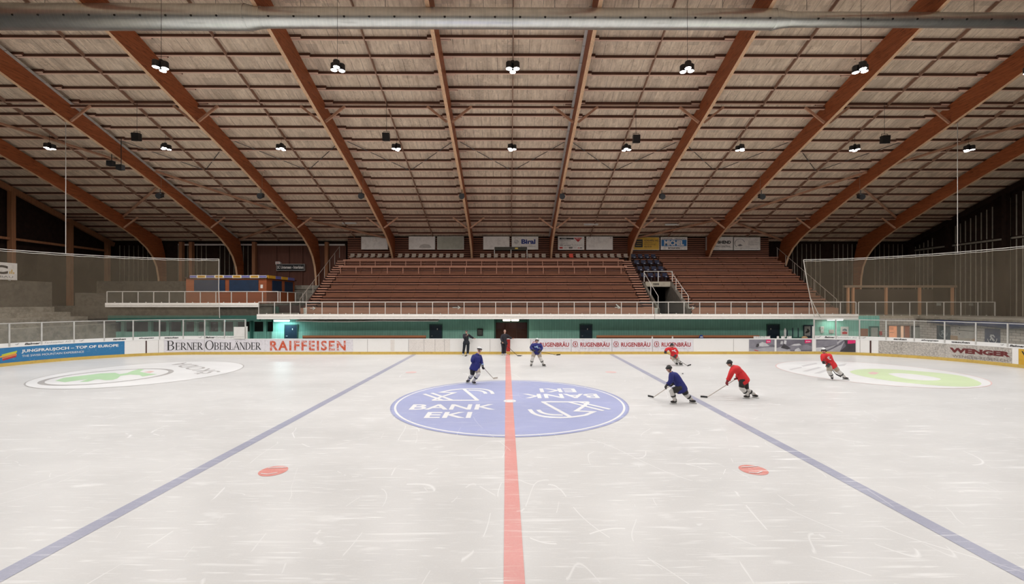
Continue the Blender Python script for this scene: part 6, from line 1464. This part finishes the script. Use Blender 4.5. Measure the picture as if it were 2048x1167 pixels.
    for s in 'LR':
        h, k_, a = pos['hip'+s], pos['kn'+s], pos['an'+s]
        if not long_:
            b = MB(); b.tube([h*0.8+pel*0.2+Vector((0,0,0.1)), h, h*0.45+k_*0.55, h*0.12+k_*0.88], [0.13, 0.15, 0.125, 0.112], 14); obj('pants_leg', b, pm if s != kit.get('lightleg') else BEIGE, t, smooth=True)
            b = MB(); b.tube([h*0.14+k_*0.86, k_, k_*0.6+a*0.4, k_*0.15+a*0.85, a - (k_-a).normalized()*0.02], [0.1, 0.1, 0.092, 0.07, 0.064], 14); obj('sock', b, kit['socks'], t, smooth=True)
            for z_, w2 in ((0.52, 0.089),):
                p0 = k_*(1-z_)+a*z_; d_ = (a-k_).normalized()*0.03; b = MB(); b.tube([p0-d_, p0+d_], w2+0.006, 14); obj('sock_stripe', b, kit.get('stripe', BOOT), t)
        else:
            b = MB(); b.tube([h*0.8+pel*0.2+Vector((0,0,0.12)), h, k_, a*0.85+k_*0.15, a+Vector((0,0,-0.02))], [0.12, 0.125, 0.095, 0.085, 0.088], 14); obj('trouser_leg', b, pm, t, smooth=True)
        tv = toe[s]; sv = Vector((tv.y, -tv.x, 0)); A = pos['an'+s]; MM = Matrix((sv, tv, Vector((0,0,1)))).transposed(); z0 = A.z - 0.155
        b = MB(); b.ball(Vector((A.x, A.y, z0+0.095)) + tv*0.055, (0.048, 0.125, 0.05), 14, 8, M=MM); b.tube([Vector((A.x, A.y, z0+0.07)) - tv*0.02, A - tv*0.01, A + (P_['kn'+s]-A).normalized()*0.09], [0.055, 0.064, 0.07], 12)
        sk = obj('skate_boot', b, BOOT if not kit.get('whiteskate') else HOLD, t, smooth=True)
        b = MB(); c0 = Vector((A.x, A.y, z0+0.035)); b.bar(c0 - tv*0.06, c0 + tv*0.19, 0.022, 0.04, mi=0); obj('blade_holder', b, HOLD, sk)
        b = MB(); c0 = Vector((A.x, A.y, z0+0.012)); b.bar(c0 - tv*0.08, c0 + tv*0.21, 0.006, 0.024); obj('skate_blade', b, BLD, sk)
    if kit.get('gloves'):
        for s in 'LR':
            f_ = pos['ha'+s]-pos['el'+s]; b = MB(); hand(b, pos['ha'+s]-f_.normalized()*0.03, f_, Vector(kit.get('hs', (0,0,1))), 1 if s == 'L' else -1, 1.15, 1.5)
            b.tube([pos['ha'+s]-f_.normalized()*0.12, pos['ha'+s]-f_.normalized()*0.01], [0.072, 0.05], 12); obj('glove', b, kit['gloves'], t, smooth=True)
    if kit['hat'] == 'helmet':
        b = MB(); b.ball(hd + up*0.02, (0.100, 0.120, 0.125), 18, 10, M=M_, zmin=0.0); b.tube([q(0,0,0.028), q(0,0,0.012)], 0.0, 4) if False else None
        b.tube([q(-0.1, -0.02, 0.03), q(-0.092, -0.02, -0.05)], [0.03, 0.022], 8); b.tube([q(0.1, -0.02, 0.03), q(0.092, -0.02, -0.05)], [0.03, 0.022], 8)
        he = obj('helmet', b, HELB, t, smooth=True)
        b = MB(); b.ball(hd + up*0.03, (0.096, 0.122, 0.13), 18, 6, M=M_, zmin=0.4 if kit.get('white_top') else 0.75); obj('helmet_stripe', b, HELW if kit.get('white_top') else DARK, he, smooth=True)
        b = MB(); b.tube([q(-0.085, 0.1, 0.045), q(0, 0.135, 0.045), q(0.085, 0.1, 0.045)], 0.012, 6); obj('helmet_brim', b, HELB, he)
        b = MB(); b.tube([q(-0.09, -0.01, -0.05), q(-0.05, 0.05, -0.115), q(0.05, 0.05, -0.115), q(0.09, -0.01, -0.05)], 0.006, 5); obj('chin_strap', b, HELB, he)
    elif kit['hat'] == 'cap':
        b = MB(); b.ball(hd + up*0.035, (0.084, 0.104, 0.09), 16, 8, M=M_, zmin=0.0); b.box(0,0,0,0,0,0) if False else None
        ha = obj('cap', b, TRK, t, smooth=True); b = MB(); b.ball(q(0, 0.12, 0.04), (0.065, 0.065, 0.012), 12, 6, M=M_); obj('cap_peak', b, HELB, ha); b = MB(); b.ball(q(0, 0.085, 0.085), (0.02, 0.01, 0.014), 8, 6, M=M_); obj('cap_badge', b, HELW, ha)
    else:
        b = MB(); b.ball(hd + up*0.03 - fw*0.018, (0.083, 0.094, 0.105), 16, 8, M=M_, zmin=0.12); b.ball(hd - fw*0.04, (0.08, 0.07, 0.085), 12, 8, M=M_); obj('hair', b, HAIRG, t, smooth=True)
    return t, pos
def stick(label, top, low, heel, tip, mat=STKB, blade=STKB):
    t = thing('hockey_stick', label, 'hockey stick', heel, 'hockey sticks'); b = MB(); b.bar(top, heel, 0.032, 0.024); obj('shaft', b, mat, t)
    d = (heel-top).normalized(); b = MB(); b.bar(top, top+d*0.13, 0.038, 0.03); obj('grip_tape', b, STKB, t)
    b = MB(); h = heel + Vector((0,0,-0.0)); T_ = Vector(tip); up = Vector((0,0,0.035)); m = (h+T_)/2 + Vector((0,0.012,0)); n2 = (T_-h).cross(Vector((0,0,1))).normalized()*0.008
    vs = []
    for p in (h, m, T_):
        for s in (-1, 1): vs += [p + n2*s - up*0.9, p + n2*s + up*1.1]
    fs = [(0,1,3,2), (8,10,11,9)]
    for k in (0, 4): fs += [(k, k+4, k+5, k+1), (k+2, k+3, k+7, k+6), (k+1, k+5, k+7, k+3), (k, k+2, k+6, k+4)]
    b.add(vs, fs); obj('blade', b, blade, t); return t
def puck(px, py, lab):
    x, y = ground(px, py); b = MB(); b.tube([(x, y, 0.014), (x, y, 0.04)], 0.042, 14); tag(obj('hockey_puck', b, HELB), lab, 'puck', 'pucks on the ice')
# coach with cap
Y = 31.75
t, p = person('person in dark tracksuit and cap, one arm on the boards, upright stick', Y, dict(head=(932.8, 662.6, 0), neck=(932.6, 666.6, 0), shL=(927.6, 669, 0), shR=(937.2, 669, 0), elL=(927.8, 676, -0.25), haL=(933.2, 670.6, -0.3), elR=(942.6, 673.6, 0.1), haR=(948, 676.2, 0.25), hipL=(929.4, 685, 0), hipR=(936, 685, 0), knL=(928, 696, -0.06), knR=(936.3, 696, -0.04), anL=(926.6, 706, 0), anR=(935.6, 706, 0)), (0.1, -1, -0.1), dict(jersey=TRK, pants=TRK, long=True, hat='cap', whiteskate=True, bulk=0.9, hs=(1, 0, 0)), dict(L=(-0.2, -1), R=(0.15, -1)))
tp = p['haL'] + Vector((0.02, -0.06, 0.1)); hl = Vector((X(933.6, 31.3), 31.3, 0.035)); stick('upright black stick under the chin of the person in the cap', tp, None, hl, hl + Vector((-0.12, -0.22, 0)))
# coach bareheaded
Y = 31.8
t, p = person('bareheaded person in charcoal tracksuit leaning on the boards by the red stripe', Y, dict(head=(1009.7, 662.4, 0), neck=(1009.4, 666.8, 0), shL=(1004.2, 669.2, 0), shR=(1014.4, 669.2, 0), elL=(1002.4, 677, -0.1), haL=(1005, 683.6, -0.3), elR=(1018.8, 674.6, 0.05), haR=(1024.6, 676.4, 0.2), hipL=(1005, 685.2, 0), hipR=(1011.6, 685.2, 0), knL=(1005.8, 696, -0.05), knR=(1010.4, 696, -0.05), anL=(1005.2, 706, 0), anR=(1009.6, 706, -0.05)), (0.25, -1, 0), dict(jersey=TRK2, pants=TRK2, long=True, hat='hair', whiteskate=True, bulk=0.92, hs=(1, 0, 0)), dict(L=(-0.4, -1), R=(0.9, -0.5)))
hl = Vector((X(1035, 31.2), 31.2, 0.035)); tp = p['haL'] + Vector((-0.05, -0.06, 0.08)); stick('black stick held by the bareheaded person, blade on the ice by a puck', tp, None, hl, hl + Vector((0.25, -0.02, 0)))
# blue skater left
Y = 20.6
t, p = person('person in blue jersey and white-topped helmet skating at the centre circle edge', Y, dict(head=(958.6, 699.4, 0.05), neck=(956.8, 705.4, 0), shL=(947, 712, -0.05), shR=(960.4, 712, 0.1), elL=(944.4, 722, -0.15), haL=(956.5, 729.5, 0.25), elR=(962.4, 723, 0.1), haR=(965.2, 732.6, 0.0), back=(953, 722, 0), hipL=(945.6, 735.2, -0.05), hipR=(953.8, 735.2, 0.05), knL=(944.8, 748.5, 0.1), knR=(957, 747, -0.1), anL=(937.2, 758.8, 0.4), anR=(946.8, 759.8, -0.02)), (0.9, 0.25, -0.1), dict(jersey=JB, pants=PANT, socks=SOCKW, gloves=GLV, hat='helmet', white_top=True, bulk=1.0, slv=LOGOB, lightleg='R'), dict(L=(-0.5, -0.7), R=(0.6, -0.6)))
hl = Vector((X(986.5, 22.0), 22.0, 0.035)); tp = p['haL'] + Vector((-0.1, 0.0, 0.1)); d_ = (hl - p['haR']).normalized(); tp = p['haR'] - d_*0.35
stick('pale grey stick reaching right from the blue skater at the circle top', tp, None, hl, hl + Vector((0.22, 0.1, 0.01)), STK, STK)
# blue skater middle
Y = 26.2
t, p = person('person skating towards us in blue jersey with a pale crest, legs wide apart', Y, dict(head=(1074, 680.8, 0), neck=(1072.6, 685.4, 0), shL=(1065, 688.4, 0), shR=(1080.4, 688.4, 0), elL=(1061.6, 695.6, -0.1), haL=(1067.6, 700.6, -0.35), elR=(1084, 696, -0.05), haR=(1079, 701.8, -0.35), hipL=(1068.6, 704.6, 0), hipR=(1077.6, 704.6, 0), knL=(1065.4, 715, -0.2), knR=(1080.4, 715.4, -0.15), anL=(1062.6, 727.6, 0), anR=(1086.4, 727.6, 0.05)), (0.35, -0.9, -0.05), dict(jersey=JB, pants=BEIGE, socks=SOCKW, gloves=GLV, hat='helmet', white_top=True, crest=(0, -1, 0.1), crestm=LOGOB, hs=(1,0,0)), dict(L=(-0.3, -1), R=(0.8, -0.5)))
hl = Vector((X(1113, 28.2), 28.2, 0.1)); hl = at(1113, 709.4, 26.2); tp = p['haL'] + (p['haL']-hl).normalized()*0.25
stick('black stick carried level to the right by the blue skater with the crest', tp, None, hl, hl + Vector((0.24, 0.04, 0.02)))
# red skater far
Y = 26.7
t, p = person('person in red jersey skating in front of the rightmost beer advert', Y, dict(head=(1344, 690.4, -0.05), neck=(1344.6, 694.6, 0), shL=(1338.2, 696, -0.05), shR=(1350.4, 696.4, 0.05), elL=(1332, 698.8, -0.15), haL=(1331, 703.6, -0.25), elR=(1355, 705, 0.1), haR=(1350, 711.4, -0.3), back=(1347, 704, 0), hipL=(1345.4, 713, 0), hipR=(1351.8, 713.2, 0), knL=(1349.6, 721.6, -0.25), knR=(1356.6, 720.2, -0.2), anL=(1352.6, 727.4, 0.1), anR=(1360.2, 727.6, 0)), (0.1, -1, -0.4), dict(jersey=JR, pants=BEIGE, socks=SOCKW, gloves=GLV, hat='helmet', crest=(0.0, -1, 0.1), crestm=HELW, hs=(1,0,0), bulk=0.95), dict(L=(0.2, -1), R=(0.6, -0.8)))
hl = Vector((X(1375, 26.2), 26.2, 0.04)); hl2 = p['haL']; stick('thin stick of the far red skater, blade curling up to the right', hl2 + (hl2-hl).normalized()*0.08, None, hl, hl + Vector((0.24, 0.06, 0.06)))
# blue skater lunging
Y = 16.6
t, p = person('person lunging low to the left in dark blue jersey across the right blue line', Y, dict(head=(1338.4, 737.4, 0.0), neck=(1340.6, 743.6, 0), shL=(1342.6, 749, -0.15), shR=(1348, 746.6, 0.15), elL=(1341.6, 762, -0.2), haL=(1333.4, 770.2, -0.15), elR=(1349, 763, 0.15), haR=(1344, 768.5, 0.12), back=(1357, 762, 0), hipL=(1359.6, 777, -0.1), hipR=(1365.8, 776, 0.1), knL=(1343, 781, -0.1), knR=(1372.4, 788.6, 0.1), anL=(1349.8, 799.4, -0.05), anR=(1382.4, 798.5, 0.1)), (-1, 0.15, -0.2), dict(jersey=JB, pants=PANT, socks=SOCKW, gloves=GLV, hat='helmet', bulk=0.98, hs=(0,1,0)), dict(L=(-1, -0.1), R=(0.8, -0.6)))
hl = Vector((X(1307.3, 17.6), 17.6, 0.035)); hl = Vector((X(1307.3, 17.55), 17.55, 0.05)); tp = p['haR'] + (p['haR']-hl).normalized()*0.1
stick('grey stick with a black blade of the lunging blue skater', tp, None, hl, hl + Vector((-0.17, 0.2, 0.01)), STK, STKB)
# red skater right of it
Y = 17.5
t, p = person('person in red jersey and black pants bending forward behind the lunging blue skater', Y, dict(head=(1459.8, 726.4, 0), neck=(1463.6, 731.4, 0), shL=(1465.6, 736.8, -0.18), shR=(1471.4, 733.6, 0.18), elL=(1460.6, 751, -0.2), haL=(1454.4, 763, -0.15), elR=(1478.6, 747, 0.25), haR=(1474, 755.6, 0.05), back=(1478.5, 743, 0), hipL=(1485.4, 759.4, -0.1), hipR=(1489, 757.6, 0.12), knL=(1483.2, 775.6, -0.1), knR=(1492.4, 778.8, 0.15), anL=(1496, 789.8, -0.05), anR=(1508, 790.6, 0.15)), (-1, 0.1, -0.25), dict(jersey=JR, pants=PANT, socks=SOCKW, gloves=JR and plain('maroon_glove', (0.2, 0.01, 0.015), 0.6), hat='helmet', bulk=1.02, hs=(0,1,0)), dict(L=(-1, 0.1), R=(0.5, -0.9)))
hl = Vector((X(1414.8, 17.6), 17.6, 0.04)); tp = p['haR'] + (p['haR']-hl).normalized()*0.12
stick('pale stick with a black blade of the bending red skater', tp, None, hl, hl + Vector((-0.26, 0.05, 0.01)), STK, STKB)
# red skater far right
Y = 21.6
t, p = person('person gliding upright in red jersey at the right end circle', Y, dict(head=(1647.4, 701, 0), neck=(1648.8, 707, 0), shL=(1645.8, 709.4, -0.15), shR=(1657.2, 709.6, 0.1), elL=(1645.4, 718.4, -0.25), haL=(1646.8, 722.8, -0.3), elR=(1663, 721, 0.05), haR=(1656.4, 729.8, -0.25), back=(1657.4, 719, 0), hipL=(1659.6, 730.8, -0.05), hipR=(1666.4, 730.4, 0.05), knL=(1658.6, 743, -0.15), knR=(1676, 741.8, 0), anL=(1664.2, 754.8, 0), anR=(1688.6, 756.0, 0.05)), (-0.8, -0.6, -0.05), dict(jersey=JR, pants=BEIGE, socks=SOCKW, gloves=GLV, hat='helmet', white_top=True, crest=(-0.55, -0.8, 0.1), crestm=HELW, hs=(1,0,0)), dict(L=(-0.5, -0.8), R=(0.7, -0.7)))
hl = Vector((X(1672, 22.4), 22.4, 0.16)); tp = p['haL'] + Vector((-0.02, -0.05, 0.12)); stick('short-looking stick of the red skater at the right end circle, behind the legs', tp, None, hl, hl + Vector((0.12, -0.2, -0.1)))
puck(1018.8, 709.4, 'black puck beside the red line at the boards, left of two'); puck(1043.2, 711.2, 'black puck right of the stick blade at the boards'); puck(1365.3, 747.4, 'lone black puck behind the lunging blue skater')
